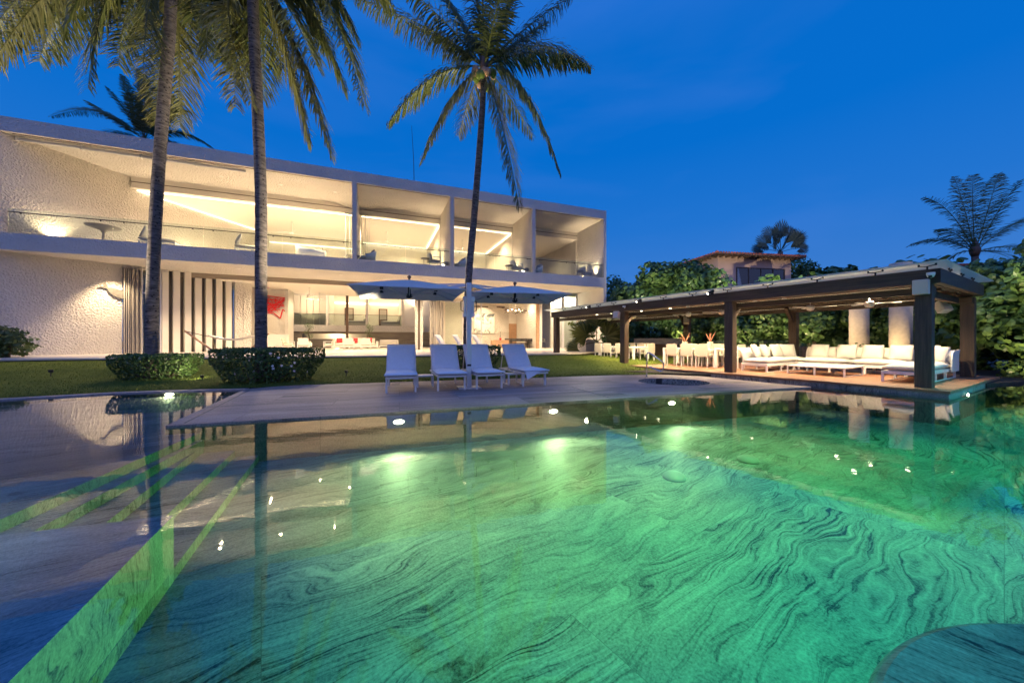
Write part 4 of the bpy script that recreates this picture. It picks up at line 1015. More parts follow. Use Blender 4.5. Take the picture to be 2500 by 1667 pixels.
G('slat_ceiling', mb, SLAT)
for b_ in (1.5,3.1): G('purlin', MB().box(b_,b_+.09,2.3,16.5,2.50,2.598), DWOODH)
for a in PA[1:3]:
    for b_, sg in ((4.62,-1),(.27,1)):
        G('knee_brace', MB().bar((b_-.02*sg*0,a,1.95),(b_+sg*.5,a,2.52),.10,.12), DWOODH)
def frosted():
    m, nt, N, L, b = nm('frosted_glass'); b.inputs['Base Color'].default_value = (.80,.82,.74,1); b.inputs['Roughness'].default_value = .25
    tr = N.new('ShaderNodeBsdfTranslucent'); tr.inputs['Color'].default_value = (.80,.82,.72,1); t2 = N.new('ShaderNodeBsdfTransparent'); t2.inputs['Color'].default_value = (.8,.88,.84,1)
    m1 = N.new('ShaderNodeMixShader'); m1.inputs[0].default_value = .45; L.new(b.outputs[0], m1.inputs[1]); L.new(tr.outputs[0], m1.inputs[2])
    m2 = N.new('ShaderNodeMixShader'); m2.inputs[0].default_value = .14; L.new(m1.outputs[0], m2.inputs[1]); L.new(t2.outputs[0], m2.inputs[2]); L.new(m2.outputs[0], N['Material Output'].inputs['Surface'])
    return m
FROST = frosted()
e_ = [1.93,4.45,6.95,9.45,11.95,14.45,17.3]
for p, q in zip(e_, e_[1:]): G('roof_pane', MB().box(-.22,5.45,p+.006,q-.006,2.995,3.015), FROST)
def bracket(b_, a, rz):
    mb = MB().tube([(0,0,-.14),(0,0,-.05)],.018,6)
    for sg in (-1,1): mb.tube([(0,0,-.06),(0,sg*.13,-.035)],.012,5).tube([(0,sg*.13,-.05),(0,sg*.13,-.002)],.02,6)
    mb.build('glass_bracket', BLACK, pg, loc=(b_,a,2.995), rz=rz)
for a in (15.66,14.18,12.91,11.91,10.47,9.25,7.99,6.74,5.52,4.29,3.12,2.26): bracket(.04,a,0)
for b_ in (1.3,2.6,3.9): bracket(b_,2.12,math.pi/2)
# lamps, cameras and loudspeakers on the timber
def up(name, label, cat, b_, a, z, rz=0, group=None): 
    p = PP(a,b_,z); return thing(name, label, cat, p, YP+rz, group)
k = 0
PLB = ['far left end','left bay, front row','left bay near the second post','left bay middle','left bay, second row','between the second and third post, rear row','second bay front row','second bay just right of the middle','second bay near the third post','second bay rear row','third bay front row','third bay near the post','third bay middle front','third bay middle rear','right end front','right end middle','right end rear']
DL = [(13.62,.6),(12.75,.75),(11.87,.65),(10.87,.7),(11.66,1.9),(10.97,2.0),(9.41,.7),(8.69,.8),(7.9,.8),(8.77,2.5),(6.34,1.0),(7.12,2.4),(5.47,1.0),(4.6,2.4),(3.88,1.3),(3.88,2.6),(3.14,2.8)]
for (a, b_), lb in zip(DL, PLB):
    t = up('downlight', 'small square pergola downlight, %s' % lb, 'ceiling lamp', b_, a, 2.59, 0, 'downlights under the pergola slats')
    MB().box(-.05,.05,-.05,.05,-.05,.005).build('housing', WHITE, t); MB().box(-.04,.04,-.04,.04,-.054,-.0505).build('diffuser', BULB, t)
    p = PP(a,b_,2.52); lamp('SPOT','downlight_beam', p, 210, (1,.74,.42), p-Vector((0,0,1)), 140, .7, .05)
SPK = simple('loudspeaker_white', (.60,.58,.55), .6)
for b_, a, z, rz, tl, lb in ((-.19,11.52,2.36,.3,.25,'white loudspeaker on the second front post from the left'),(-.09,2.33,2.46,0,0,'square white loudspeaker flat on the front right post'),(4.45,11.2,2.22,.5,.35,'white loudspeaker tilted on the rear post beside the far table'),(4.42,2.75,2.25,.9,.45,'white loudspeaker tilted on the rear right post')):
    t = up('loudspeaker', lb, 'loudspeaker', b_, a, z, rz, 'white loudspeakers on the pergola posts')
    t.rotation_euler.y = tl if rz else 0
    MB().box(-.06 if rz == 0 else -.11,.06 if rz == 0 else .11,-.13,.13,-.17,.17).build('cabinet', SPK, t, bevel=.015)
    MB().box(-.125 if rz else -.068,-.111 if rz else -.061,-.115,.115,-.155,.155).build('grille', SLING, t)
    MB().tube([(.05,0,.0),(.16,0,.05)],.018,6).build('mount', BLACK, t)
for a, lb in ((13.41,'left black spotlight on the pergola beam'),(10.27,'middle black spotlight on the pergola beam'),(7.19,'right black spotlight on the pergola beam')):
    t = up('spotlight', lb, 'spotlight', -.12, a, 2.93, 0, 'black spotlights along the front beam of the pergola')
    MB().tube([(.04,-.05,.03),(-.12,.07,-.07)],.045,10).build('barrel', BLACK, t); MB().tube([(-.1215,.0715,-.071),(-.124,.073,-.073)],.038,10).build('lens', BULB, t)
    MB().box(.0,.08,-.03,.03,-.08,.0).build('bracket', BLACK, t)
    p = PP(a+.1,-.30,2.82); lamp('SPOT','spotlight_beam', p, 140, (1,.86,.62), p+(-PU*1.6+Vector((0,0,-1.8))+PN*.6), 60, .6, .04)
t = up('spotlight', 'lone bright spotlight left of the pergola by the green leaf', 'spotlight', .4, 16.9, 2.75, 0, 'black spotlights along the front beam of the pergola')
MB().lathe([(0,-.06),(.05,-.03),(.05,.03),(0,.06)], n=10).build('lens', BULB, t); MB().box(.04,.1,-.03,.03,-.03,.05).build('bracket', BLACK, t)
lamp('POINT','spotlight_beam', PP(17.0,.3,2.65), 25, (1,.86,.62))
for a, b_, lb in ((2.18,-.11,'white dome camera at the top of the front right post'),(11.15,-.11,'small round white camera at the top of the second front post')):
    t = up('dome_camera', lb, 'security camera', b_, a, 2.72, 0, 'dome cameras on the pergola'); MB().lathe([(0,-.07),(.05,-.05),(.07,0),(.07,.05),(0,.055)], n=16).build('dome', WHITE, t, smooth=True)
    MB().lathe([(0,-.05),(.03,-.04),(.035,0),(0,.0)], n=12).build('lens', BLACK, t, loc=(-.035,0,-.02))
for (a, b_), lb in zip(((13.5,1.35),(11.75,1.2),(9.4,1.9),(7.95,1.85),(5.35,2.55),(3.9,2.6)), ('left end','left end behind the second post','middle','middle beside the third post','lounge, left','lounge, right')):
    fan(PP(a,b_,2.60), YP+a*1.3, 'white ceiling fan with ball shaped motor under the pergola, %s' % lb, 'ceiling fans under the pergola', .24, .66, WHITE, 3, .12, .16)

# ---- dining sets
DZ = .14
def table(a0, a1, b0, b1, label):
    t = thing('dining_table', label, 'dining table', PP((a0+a1)/2,(b0+b1)/2,DZ), YP, 'white dining tables under the pergola')
    la = (a1-a0)/2; lb = (b1-b0)/2
    MB().box(-lb,lb,-la,la,.70,.75).build('table_top', WHITE, t, bevel=.005)
    for x in (-lb,lb-.09):
        for y in (-la,la-.09): MB().box(x,x+.09,y,y+.09,0,.70).build('leg', WHITE, t)
table(12.07,14.55,1.57,2.70,'white dining table at the far left of the pergola')
table(8.0,10.42,1.57,2.70,'white dining table in the middle of the pergola with two flower vases')
pc = thing('sling_chair', '', 'dining chair', (0,0,0), 0, 'cream sling dining chairs under the pergola')
for y in (-.25,.215):
    MB().box(-.24,-.205,y,y+.035,0,.88).build('leg', WHITE, pc); MB().box(.20,.235,y,y+.035,0,.62).build('leg', WHITE, pc)
    MB().box(-.204,.235,y,y+.035,.621,.65).build('armrest', WHITE, pc)
MB().box(-.2,.2,-.214,.214,.41,.44).build('seat', SLING, pc)
mb = MB().box(-.262,-.241,-.26,.26,.46,.93); mb.build('backrest', SLING, pc, bevel=.008)
MB().box(.2,.22,-.214,.214,.40,.43).build('stretcher', WHITE, pc)
done = [0]
def pchair(a, b_, rz, lb):
    if not done[0]: done[0] = 1; pc.location = PP(a,b_,DZ); pc.rotation_euler.z = YP+rz; pc['label'] = lb; return
    dup(pc, PP(a,b_,DZ), YP+rz, lb)
for nm_, near, far, ends in (('left',(14.15,13.5,12.7),(14.2,13.6,12.95,12.4),(11.75,)),('middle',(9.68,9.03,8.42),(10.05,9.45,8.9,8.35),(7.6,))):
    for k, a in enumerate(near): pchair(a, 1.42+.03*k, (k-1)*.06, '%s cream sling chair from the left, back to the lawn, at the %s pergola table' % (ORD[k], nm_))
    for k, a in enumerate(far): pchair(a, 2.92, math.pi+(k-1)*.05, '%s cream sling chair from the left on the far side of the %s pergola table' % (ORD[k], nm_))
    for a in ends: pchair(a, 2.15, math.pi/2, 'cream sling chair at the right head of the %s pergola table' % nm_)
HEL = simple('heliconia_red', (.50,.22,.13), .5)
def vase(a, b_, h, label):
    t = thing('flower_vase', label, 'vase', PP(a,b_,DZ+.75), YP, 'square vases of orange flowers')
    MB().box(-.08,.08,-.08,.08,0,h).build('vase', SLING, t, bevel=.006)
    r_ = random.Random(int(a*100))
    for k in range(6):
        an = r_.uniform(0,6.28); tl = r_.uniform(.05,.22); e = Vector((math.cos(an)*tl, math.sin(an)*tl+.08*(r_.random()-.3), h+r_.uniform(.18,.42)))
        MB().tube([(0,0,h-.02),e*.6+Vector((0,0,h*.4)),e],[.008,.018,.005],6).build('flower', HEL, t)
vase(13.1,2.1,.22,'square cream vase of orange heliconia on the left pergola table')
vase(9.75,2.2,.28,'left square cream vase of orange heliconia on the middle pergola table')
vase(8.55,2.1,.28,'right square cream vase of orange heliconia on the middle pergola table')
TUMB = glass('aqua_glass', (.35,.75,.62), .2)
for k in range(5):
    o = MB().lathe([(.03,0),(.038,.12),(.034,.12),(.028,.01)], n=10).build('tumbler', TUMB, None, loc=PP(13.7-.28*k,1.85+.1*(k%2),DZ+.75)); tag(o, '%s aqua tumbler from the left along the left pergola table' % ORD[k], 'glass', 'aqua tumblers on the left pergola table')
bb = thing('bar_counter', 'low rendered bar wall behind the pergola dining tables', 'counter', PP(13.6,5.35,0), YP)
MB().box(0,.4,-1.75,1.75,-.5,1.34).build('wall', STUCF, bb); MB().box(-.6,-.001,-1.6,2.6,.0,1.0).build('counter', BROWN, bb)
gr = thing('glass_fence', 'low glass fence behind the middle of the pergola', 'glass fence', PP(8.6,5.5,DZ), YP)
for k in range(3): MB().box(0,.015,-1.9+1.25*k,-.68+1.25*k,0,1.08).build('pane', GLASSR, gr)
gs = thing('rubble_wall', 'dark garden wall of flat stones behind the glass fence', 'garden wall', PP(8.6,6.2,0), YP)
MB().box(0,.4,-3.2,2.6,-.6,.95).build('wall', GSTONE, gs)

# ---- lounge sofas
def shell(mb, prof, y0, y1):
    n = len(prof); 
    o = len(mb.v)
    for y in (y0,y1): mb.v += [(p[0],y,p[1]) for p in prof]
    for i in range(n-1): mb.f.append((o+i,o+i+1,o+n+i+1,o+n+i))
    return mb
FL = [(.0,.22),(.0,.42),(.02,.60),(.07,.72),(.16,.80)]
def sofa(label, a0, a1, b0, b1, shells, seats, cat='sofa'):
    t = thing('outdoor_sofa', label, cat, PP(a0,b0,DZ), YP, 'white modular sofas of the pergola lounge'); A = a1-a0; B = b1-b0
    MB().box(0,B,0,A,.20,.29).build('frame', WHITE, t, bevel=.008)
    nx = max(2, round(B/1.0)+1); ny = max(2, round(A/1.0)+1)
    for i in range(nx):
        for j in range(ny):
            if i in (0,nx-1) or j in (0,ny-1):
                x = (B-.05)*i/(nx-1); y = (A-.05)*j/(ny-1); MB().box(x,x+.05,y,y+.05,0,.20).build('leg', WHITE, t)
    for y in (0.01,A-.03): MB().box(.051,B-.051,y,y+.02,.0,.022).build('foot_rail', WHITE, t)
    for (x0,x1,y0,y1) in seats: MB().cushion(x0,x1,y0,y1,.285,.465,puff=.02,k=9).build('seat_cushion', CUSH, t, smooth=True)
    for kind, p, q in shells:
        mb = MB()
        if kind == 'back': shell(mb, [(B-.02+x,z) for x,z in FL], p, q)
        else:
            sg = 1 if kind == 'left' else -1; y_ = A if kind == 'left' else 0
            n = len(FL); 
            for x in (p,q): mb.v += [(x, y_+sg*(v[0]-.02), v[1]) for v in FL]
            for i in range(n-1): mb.f.append((i,i+1,n+i+1,n+i))
        o = mb.build('back_shell', WHITE, t, smooth=True); o.modifiers.new('s','SOLIDIFY').thickness = .03
    return t
sofa('left wing of the white outdoor sofa with curved side shell', 6.02,6.84,1.12,4.15, (('left',.02,3.0),), ((.02,1.05,.03,.72),(1.07,2.1,.03,.72),(2.12,3.0,.03,.72)))
sofa('long rear run of the white outdoor sofa under the hedge', 3.26,6.0,3.28,4.15, (('back',-.1,2.8),), ((.02,.72,.03,1.36),(.02,.72,1.38,2.72)))
sofa('right wing of the white outdoor sofa partly behind the front post', 2.46,3.24,.95,4.15, (('back',.0,.78),), ((.0,1.1,.02,.76),(1.12,2.2,.02,.76),(2.22,3.1,.02,.76)))
# side panel of the right wing: rounded in front, flared behind
pn_ = [(0,.20),(0,.55),(.05,.68),(.13,.76),(.25,.79),(.95,.82),(.82,.66),(.80,.50),(.80,.20)]
o = MB().prism([(y,z) for y,z in pn_],0,.035,Matrix(((1,0,0,0),(0,0,1,0),(0,1,0,0),(0,0,0,1)))).build('sofa_side_panel', WHITE, None, loc=PP(2.40,3.36,DZ), rz=YP, bevel=.006)
rw = [x for x in COL.objects if x.get('label') == 'right wing of the white outdoor sofa partly behind the front post'][0]
o.parent = rw; o.location = (3.36-.95,-.06,0); o.rotation_euler.z = 0; o.name = 'side_panel'
# back bolsters are part of the sofa, square scatter cushions lie loose on it
back_run = [x for x in COL.objects if x.get('label','').startswith('long rear run')][0]
left_run = [x for x in COL.objects if x.get('label','').startswith('left wing')][0]
for k in range(3): MB().cushion(-.44,.44,0,.40,-.08,.08,M=Matrix.Translation((.72,.46+.9*k,.45)) @ Matrix.Rotation(R(-90),4,'Z') @ Matrix.Rotation(R(78),4,'X')).build('back_cushion', CUSH, back_run, smooth=True)
for k in range(2): MB().cushion(-.44,.44,0,.40,-.08,.08,M=Matrix.Translation((1.5+1.0*k,.70,.45)) @ Matrix.Rotation(R(78),4,'X')).build('back_cushion', CUSH, left_run, smooth=True)
def loose(a, b_, rz, label, s_=.50, tilt=70): pillow(PP(a,b_,DZ+.46), YP+rz, s_, CUSH, label, 'white scatter cushions on the pergola sofas', tilt)
loose(6.52,1.62,0.2,'square white cushion nearest the curved left end of the outdoor sofa'); loose(6.50,2.25,.15,'second square white cushion on the left wing of the outdoor sofa')
loose(6.45,2.95,-.2,'third square white cushion, in the left inner part of the outdoor sofa'); loose(6.35,3.5,-.7,'square white cushion in the left corner of the outdoor sofa')
for k, a in enumerate((5.55,4.80,4.15,3.50)): loose(a,3.78,-math.pi/2,'%s square white cushion from the left along the rear run of the outdoor sofa' % ORD[k])
loose(2.95,3.72,-math.pi/2,'square white cushion in the right rear corner of the outdoor sofa'); loose(2.75,3.55,-2.2,'round edged white cushion leaning at the right side panel',.46)
tb_ = thing('coffee_table', 'long low white coffee table between the sofa wings on the deck', 'coffee table', PP(4.1,1.38,DZ), YP)
MB().box(0,1.48,0,1.46,.24,.28).build('table_top', WHITE, tb_, bevel=.005)
for x in (0,1.44):
    for y in (0,.71,1.42): MB().box(x,x+.04,y,y+.04,0,.24).build('leg', WHITE, tb_)
for y in (0,1.42): MB().box(.041,1.439,y+.008,y+.032,0,.022).build('foot_rail', WHITE, tb_)
COLM = simple('cream_column_render', (.58,.50,.40), .9, noise=.1, nscale=9, bump=.4, bscale=45)
# columns in the hedge
for a, b_, r_, lb in ((5.85,8.8,.33,'left of the two round stucco columns standing in the hedge'),(4.3,7.5,.32,'right of the two round stucco columns standing in the hedge')):
    o = MB().lathe([(r_,-.6),(r_,4.2)], n=40).build('round_column', COLM, None, smooth=False, loc=PP(a,b_,0)); tag(o, lb, 'column', 'round columns in the hedge')
    for p in o.data.polygons: p.use_smooth = len(p.vertices) == 4
# lamp in the right side wall of the deck, grazing out under the water
pool_lamp(PP(1.872,1.35,0), -.07, -PN, 'underwater lamp in the right side wall of the timber deck throwing a long streak', 420, (1,.86,.52), .22, 34)

# hidden strips added to light roof panes and slats, low spots added for hedge
FILL_LED = emit('added_led_strip', (1.0,.80,.50), 9)
for b_ in (.40,4.44): G('added_led_strip', MB().box(b_,b_+.04,2.6,16.3,2.501,2.506), emit('added_dim_led', (1.0,.78,.48), 1.3))  # strips added on the lower beams to brighten the slats
for b_ in (.118,4.66): G('added_led_strip', MB().box(b_,b_+.03,2.4,16.4,2.79,2.83), FILL_LED)  # strips added behind the beams to light the roof panes
for a, b_, tz in ((13.2,6.1,2.4),(10.4,6.8,2.4),(8.4,6.8,2.4),(6.6,6.8,2.4),(4.6,6.0,2.4),(1.4,5.4,2.0)):
    t = thing('added_hedge_spotlight', '%s small hedge spotlight from the left, behind the pergola' % ORD[[13.2,10.4,8.4,6.6,4.6,1.4].index(a)], 'garden light', PP(a,b_,.06 if a < 5 else .6), YP, 'hedge spotlights'); MB().tube([(0,0,0),(0,0,.10)],.035,8).build('housing', BLACK, t)
    lamp('SPOT','added_hedge_beam', PP(a,b_,.2 if a < 5 else .75), 400 if a < 2 else 170 if a < 7 else 330, (1,.72,.38), PP(a-.3,b_+1.9,tz), 110, .8, .05)  # beam added to brighten hedge and columns
# ------------------------------------------------------------------ plants
LEAFD = leafmat('shrub_leaf', (.03,.072,.018), (.11,.19,.045), .4, .15)
LEAFS = leafmat('soft_shrub_leaf', (.06,.10,.03), (.16,.22,.07), .5, .25)
LEAFG = leafmat('sea_grape_leaf', (.028,.072,.024), (.10,.18,.05), .4, .2)
LEAFY = leafmat('young_sea_grape_leaf', (.10,.17,.03), (.20,.26,.05), .4, .25)
PALMG = leafmat('palm_leaflet', (.055,.08,.022), (.17,.18,.055), .42, .25)
PALMO = leafmat('old_palm_leaflet', (.085,.09,.028), (.18,.175,.06), .5, .25)
PALMB = leafmat('blue_fan_palm_leaf', (.05,.085,.075), (.12,.17,.15), .5, .2)
TWIG = simple('twig', (.16,.13,.10), .9)
FLW = simple('white_petal', (.80,.80,.78), .6)
def barkmat():
    m, nt, N, L, b = nm('palm_bark'); b.inputs['Roughness'].default_value = .9
    tc = N.new('ShaderNodeTexCoord'); mp = N.new('ShaderNodeMapping'); mp.inputs['Scale'].default_value = (3,3,13); L.new(tc.outputs['Object'], mp.inputs['Vector'])
    n = N.new('ShaderNodeTexNoise'); n.inputs['Scale'].default_value = 1.6; n.inputs['Detail'].default_value = 5; n.inputs['Roughness'].default_value = .65; L.new(mp.outputs[0], n.inputs['Vector'])
    r = N.new('ShaderNodeValToRGB'); e = r.color_ramp.elements; e[0].position = .33; e[0].color = (.05,.04,.035,1); e[1].position = .68; e[1].color = (.24,.195,.17,1); L.new(n.outputs['Fac'], r.inputs['Fac'])
    # small dark scars
    v = N.new('ShaderNodeTexVoronoi'); v.inputs['Scale'].default_value = 9; L.new(tc.outputs['Object'], v.inputs['Vector'])
    lt = N.new('ShaderNodeMapRange'); lt.inputs['From Min'].default_value = .16; lt.inputs['From Max'].default_value = .26; L.new(v.outputs['Distance'], lt.inputs['Value'])
    mx = N.new('ShaderNodeMix'); mx.data_type = 'RGBA'; mx.inputs['A'].default_value = (.03,.022,.018,1); L.new(lt.outputs[0], mx.inputs['Factor']); L.new(r.outputs['Color'], mx.inputs['B']); L.new(mx.outputs['Result'], b.inputs['Base Color'])
    bp = N.new('ShaderNodeBump'); bp.inputs['Strength'].default_value = .8; bp.inputs['Distance'].default_value = .03; L.new(n.outputs['Fac'], bp.inputs['Height']); L.new(bp.outputs['Normal'], b.inputs['Normal']); return m
BARK = barkmat()
rv = random.Random(21)
def rdir(r=rv):
    while 1:
        v = Vector((r.uniform(-1,1), r.uniform(-1,1), r.uniform(-1,1)))
        if .05 < v.length < 1: return v.normalized()
def leaf(mb, c, nrm, size, kind='oval', r=rv):
    t = nrm.cross(rdir(r))
    if t.length < 1e-3: return
    t.normalize(); b = nrm.cross(t)
    if kind == 'oval':
        n = len(mb.v); w_ = size*.30
        for u, v in ((-.5,0),(0,-1),(.5,0),(0,1)): mb.v.append(tuple(c + t*(u*size) + b*(v*w_) + nrm*(.0 if u == 0 else -.05*size)))
        mb.f.append((n,n+1,n+2,n+3))
    else:
        n = len(mb.v); h = size*.5
        mb.v.append(tuple(c + nrm*size*.06))
        for k in range(8):
            a = k*math.pi/4; q = h*(.80 if k == 0 else 1)*r.uniform(.93,1.05); mb.v.append(tuple(c + t*(math.cos(a)*q) + b*(math.sin(a)*q) - nrm*size*.03*(k%2)))
        for k in range(8): mb.f.append((n,n+1+k,n+1+(k+1)%8))
def leaves_ball(parent, lumps, count, size, mat, kind='oval', up=.35, name='crown', inner=.6, squash=1.0):
    mb = MB(); tot = sum(r_**2 for _, r_ in lumps)
    for c, r_ in lumps:
        c = Vector(c)
        for k in range(int(count*r_*r_/tot)):
            d = rdir(); q = r_*(inner + (1-inner)*rv.random()**.6)*(1+.10*math.sin(d.x*7+c.x*3)*math.sin(d.z*6+c.y*2))
            p = c + Vector((d.x*q, d.y*q, d.z*q*squash)); n = (d*.9 + Vector((0,0,up)) + rdir()*.7).normalized()
            leaf(mb, p, n, size*rv.uniform(.65,1.2), kind)
    return mb.build(name, mat, parent)
topiary(-5.0,8.6,'cloud pruned little tree at the left end of the bar slot'); topiary(-.55,8.8,'cloud pruned little tree at the right end of the bar slot')

def hedge(name, label, cat, c, rx, ry, h, n, size, top=1.0, flowers=0, group=None, rz=.3, low=.0):
    t = thing(name, label, cat, c, rz, group); mb = MB()
    for k in range(n):
        a = rv.random()*6.283; u = rv.random(); z = h*(low+(1-low)*u**.75)
        fl = (.72+.28*min(1,(z/h)*1.5))*top; er = (1 if rv.random() < .75 else rv.random()**.5)
        q = er*fl*(1+.09*math.sin(3*a+1.3)+.06*math.sin(7*a)); 
        if rv.random() < .38: q *= rv.random()**.5; z = h*(.93+.10*rv.random()+.03*math.sin(5*a))
        se = (abs(math.cos(a))**3+abs(math.sin(a))**3)**(-1/3)
        p = Vector((rx*q*se*math.cos(a), ry*q*se*math.sin(a), z)); d = Vector((math.cos(a),math.sin(a),.45 if z < h*.9 else 1.5))
        leaf(mb, p, (d.normalized()*.8+rdir()*.8).normalized(), size*rv.uniform(.7,1.25))
    mb.build('foliage', LEAFD, t)
    mb = MB()
    for k in range(46):
        a = rv.random()*6.283; q = rv.uniform(.15,.75); e = Vector((rx*q*1.15*math.cos(a), ry*q*1.1*math.sin(a), h*rv.uniform(.35,.8)))
        s_ = Vector((rx*q*.7*math.cos(a+.4), ry*q*.7*math.sin(a+.4), 0)); mb.tube([s_, (s_+e)/2+Vector((rv.uniform(-.1,.1),rv.uniform(-.1,.1),0)), e], [.012,.009,.005], 4)
    mb.build('stem', TWIG, t)
    for k in range(flowers):
        a = rv.uniform(math.pi*1.05, math.pi*1.95)+rz*0; z = h*rv.uniform(.2,.98); q = .99*(.72+.28*min(1,(z/h)*1.5)); se = (abs(math.cos(a))**3+abs(math.sin(a))**3)**(-1/3)
        m2 = MB(); nrm = (Vector((math.cos(a),math.sin(a),.3))).normalized(); tt = nrm.cross(Vector((0,0,1))).normalized(); bb2 = nrm.cross(tt)
        for j in range(5):
            an = j*1.2566; dd = tt*math.cos(an)+bb2*math.sin(an); ee = nrm.cross(dd)
            m2.add([Vector((0,0,0)), dd*.022+ee*.011, dd*.04, dd*.022-ee*.011], [(0,1,2,3)])
        m2.build('flower', FLW, t, loc=(rx*q*se*1.02*math.cos(a), ry*q*se*1.02*math.sin(a), z))
    return t
hedge('hedge_shrub', 'low clipped shrub around the foot of the left palm', 'shrub', (-10.55,10.45,.08), .93, .62, .72, 5200, .085, flowers=4)
hedge('hedge_shrub', 'large clipped shrub with white flowers around the foot of the second palm', 'shrub', (-7.05,10.15,.05), 1.26, .70, .92, 8200, .085, flowers=22)
hedge('hedge_shrub', 'clipped shrub behind the parasol mast around the middle palm', 'shrub', (-1.40,12.75,.12), .92, .62, .88, 4600, .085, flowers=2)

# ---- palms
def at(px, py, Y): return Vector(((px-1250)/857.9*Y, Y, (829.2-py)/857.9*Y+CAMH))
def bez(p0, p1, p2, t): return p0*((1-t)**2) + p1*(2*t*(1-t)) + p2*(t*t)
def frond(parent, p0, p1, p2, mat, ll=.75, n=46, droop=.75, wd_=.030, seed=0, step=.030):
    r_ = random.Random(seed); mb = MB(); o = parent.location; k = 12
    pts = [bez(p0,p1,p2,i/k)-o for i in range(k+1)]
    L_ = sum((b-a).length for a, b in zip(pts, pts[1:]))
    mb.tube(pts, [max(.006,.035*(1-i/k)**.8) for i in range(k+1)], 5)
    n = max(24, int(L_/step))
    for i in range(n):
        t = .13 + .87*i/(n-1); c = bez(p0,p1,p2,t)-o; tg = (bez(p0,p1,p2,min(1,t+.02))-bez(p0,p1,p2,t-.02)).normalized()
        s = tg.cross(Vector((0,0,1)))
        if s.length < .05: s = Vector((1,0,0))
        s.normalize(); nu = s.cross(tg)
        l0_ = ll*(math.sin(math.pi*(.10+.84*t))**.7)*r_.uniform(.85,1.1)
        for sg in (-1,1):
            if r_.random() < .09: continue
            d = (s*sg*.80 + tg*.55 + nu*.18 + Vector((r_.uniform(-.24,.24),r_.uniform(-.24,.24),r_.uniform(-.2,.2)))).normalized()
            dr = droop*r_.uniform(.6,1.7); a = c; pr = None; w_ = wd_*r_.uniform(.8,1.2)
            m_ = 4; wv = (tg*.9+nu*.45).normalized(); n0 = len(mb.v)
            for j in range(m_+1):
                u = j/m_; ww = w_*(1-.0*u)*(1 if j < m_ else .12)*(.75 if j == 0 else 1)
                mb.v.append(tuple(a+wv*ww*.5)); mb.v.append(tuple(a-wv*ww*.5))
                d = (d + Vector((0,0,-dr*.52/m_*1.6))).normalized(); a = a + d*(l0_/m_)
            for j in range(m_): q = n0+2*j; mb.f.append((q,q+1,q+3,q+2))
    return mb.build('frond', mat, parent)
def palm(label, base, trunk, rad, fronds, group='coconut palms', nuts=0, ll=.75, dead=(), droop=.75, mats=None, wd_=.030, step=.030):
    t = thing('coconut_palm', label, 'palm tree', base, 0, group); B_ = Vector(base)
    pts = [Vector(p)-B_ for p in trunk]; fine = []; rs = []
    n = 60
    for i in range(n+1):
        u = i/n*(len(pts)-1); j = min(int(u), len(pts)-2); f = u-j
        a, b, c, d = pts[max(j-1,0)], pts[j], pts[j+1], pts[min(j+2,len(pts)-1)]
        p = ((b*2)+(c-a)*f+(a*2-b*5+c*4-d)*f*f+(b*3-a-c*3+d)*f**3)*.5
        fine.append(p); v = i/n; rs.append((rad[0]*(1-v)+rad[1]*v)*(1+.30*max(0,.07-v)/.07)*(1+.025*math.sin(i*2.9)))
    MB().tube(fine, rs, 18).build('trunk', BARK, t, smooth=True)
    for k, f in enumerate(fronds):
        p0, p1, p2 = f[:3]; old = len(f) > 3 and f[3]
        frond(t, p0, p1, p2, PALMO if old else PALMG, ll, droop=droop, seed=k+int(B_.x*10), wd_=wd_, step=step)
    c = fine[-1]
    MB().lathe([(rad[1]*1.0,-.25),(rad[1]*1.5,0),(rad[1]*1.7,.25),(rad[1]*1.1,.6),(.03,1.1)], n=14).build('crownshaft', BROWN, t, loc=c, smooth=True)
    for k in range(nuts):
        a = k*2.4; cl = Vector((math.cos(a)*.34, math.sin(a)*.34, -.20-.10*(k%4))); 
        MB().lathe([(0,-.15),(.07,-.12),(.115,-.02),(.10,.08),(.04,.14),(0,.15)], n=10).build('coconut', LEAFY if k%2 else OAK, t, loc=c+cl, smooth=True)
    return t
Y3 = 12.5; C3 = at(1182,165,Y3)
f3 = []
def F3(cx, cy, tx, ty, dy, old=0): f3.append((C3, at(cx,cy,Y3+dy*.5), at(tx,ty,Y3+dy), old))
F3(1060,140,950,300,-.6); F3(1110,190,1030,390,-1.0,1); F3(1225,270,1268,505,-1.2,1); F3(1270,130,1366,420,-.8); F3(1310,60,1442,165,.8); F3(1300,100,1420,150,-1.2)
F3(1270,70,1395,-10,.4); F3(1080,70,868,-5,-.6); F3(1110,70,985,-40,-1.2); F3(1140,60,1050,-60,1.4); F3(1180,0,1170,-190,-1.2); F3(1230,40,1300,-110,1.2); F3(1200,80,1225,-40,-1.8); F3(1120,120,1000,60,1.6); F3(1250,110,1330,60,1.8); F3(1150,210,1120,330,1.4,1); F3(1220,190,1300,330,1.5); F3(1195,60,1110,-150,.3)
palm('middle coconut palm with coconuts and a full spreading crown above the villa roof', (-1.62,Y3,.12), [(-1.62,Y3,.05),at(1143,700,Y3),at(1160,500,Y3),at(1176,290,Y3),C3], (.13,.10), f3, nuts=16, ll=.85, wd_=.034, droop=1.45)
Y1 = 10.45; C1 = at(420,-110,Y1)
f1 = []
def F1(cx, cy, tx, ty, dy, old=0): f1.append((C1, at(cx,cy,Y1+dy*.5), at(tx,ty,Y1+dy), old))
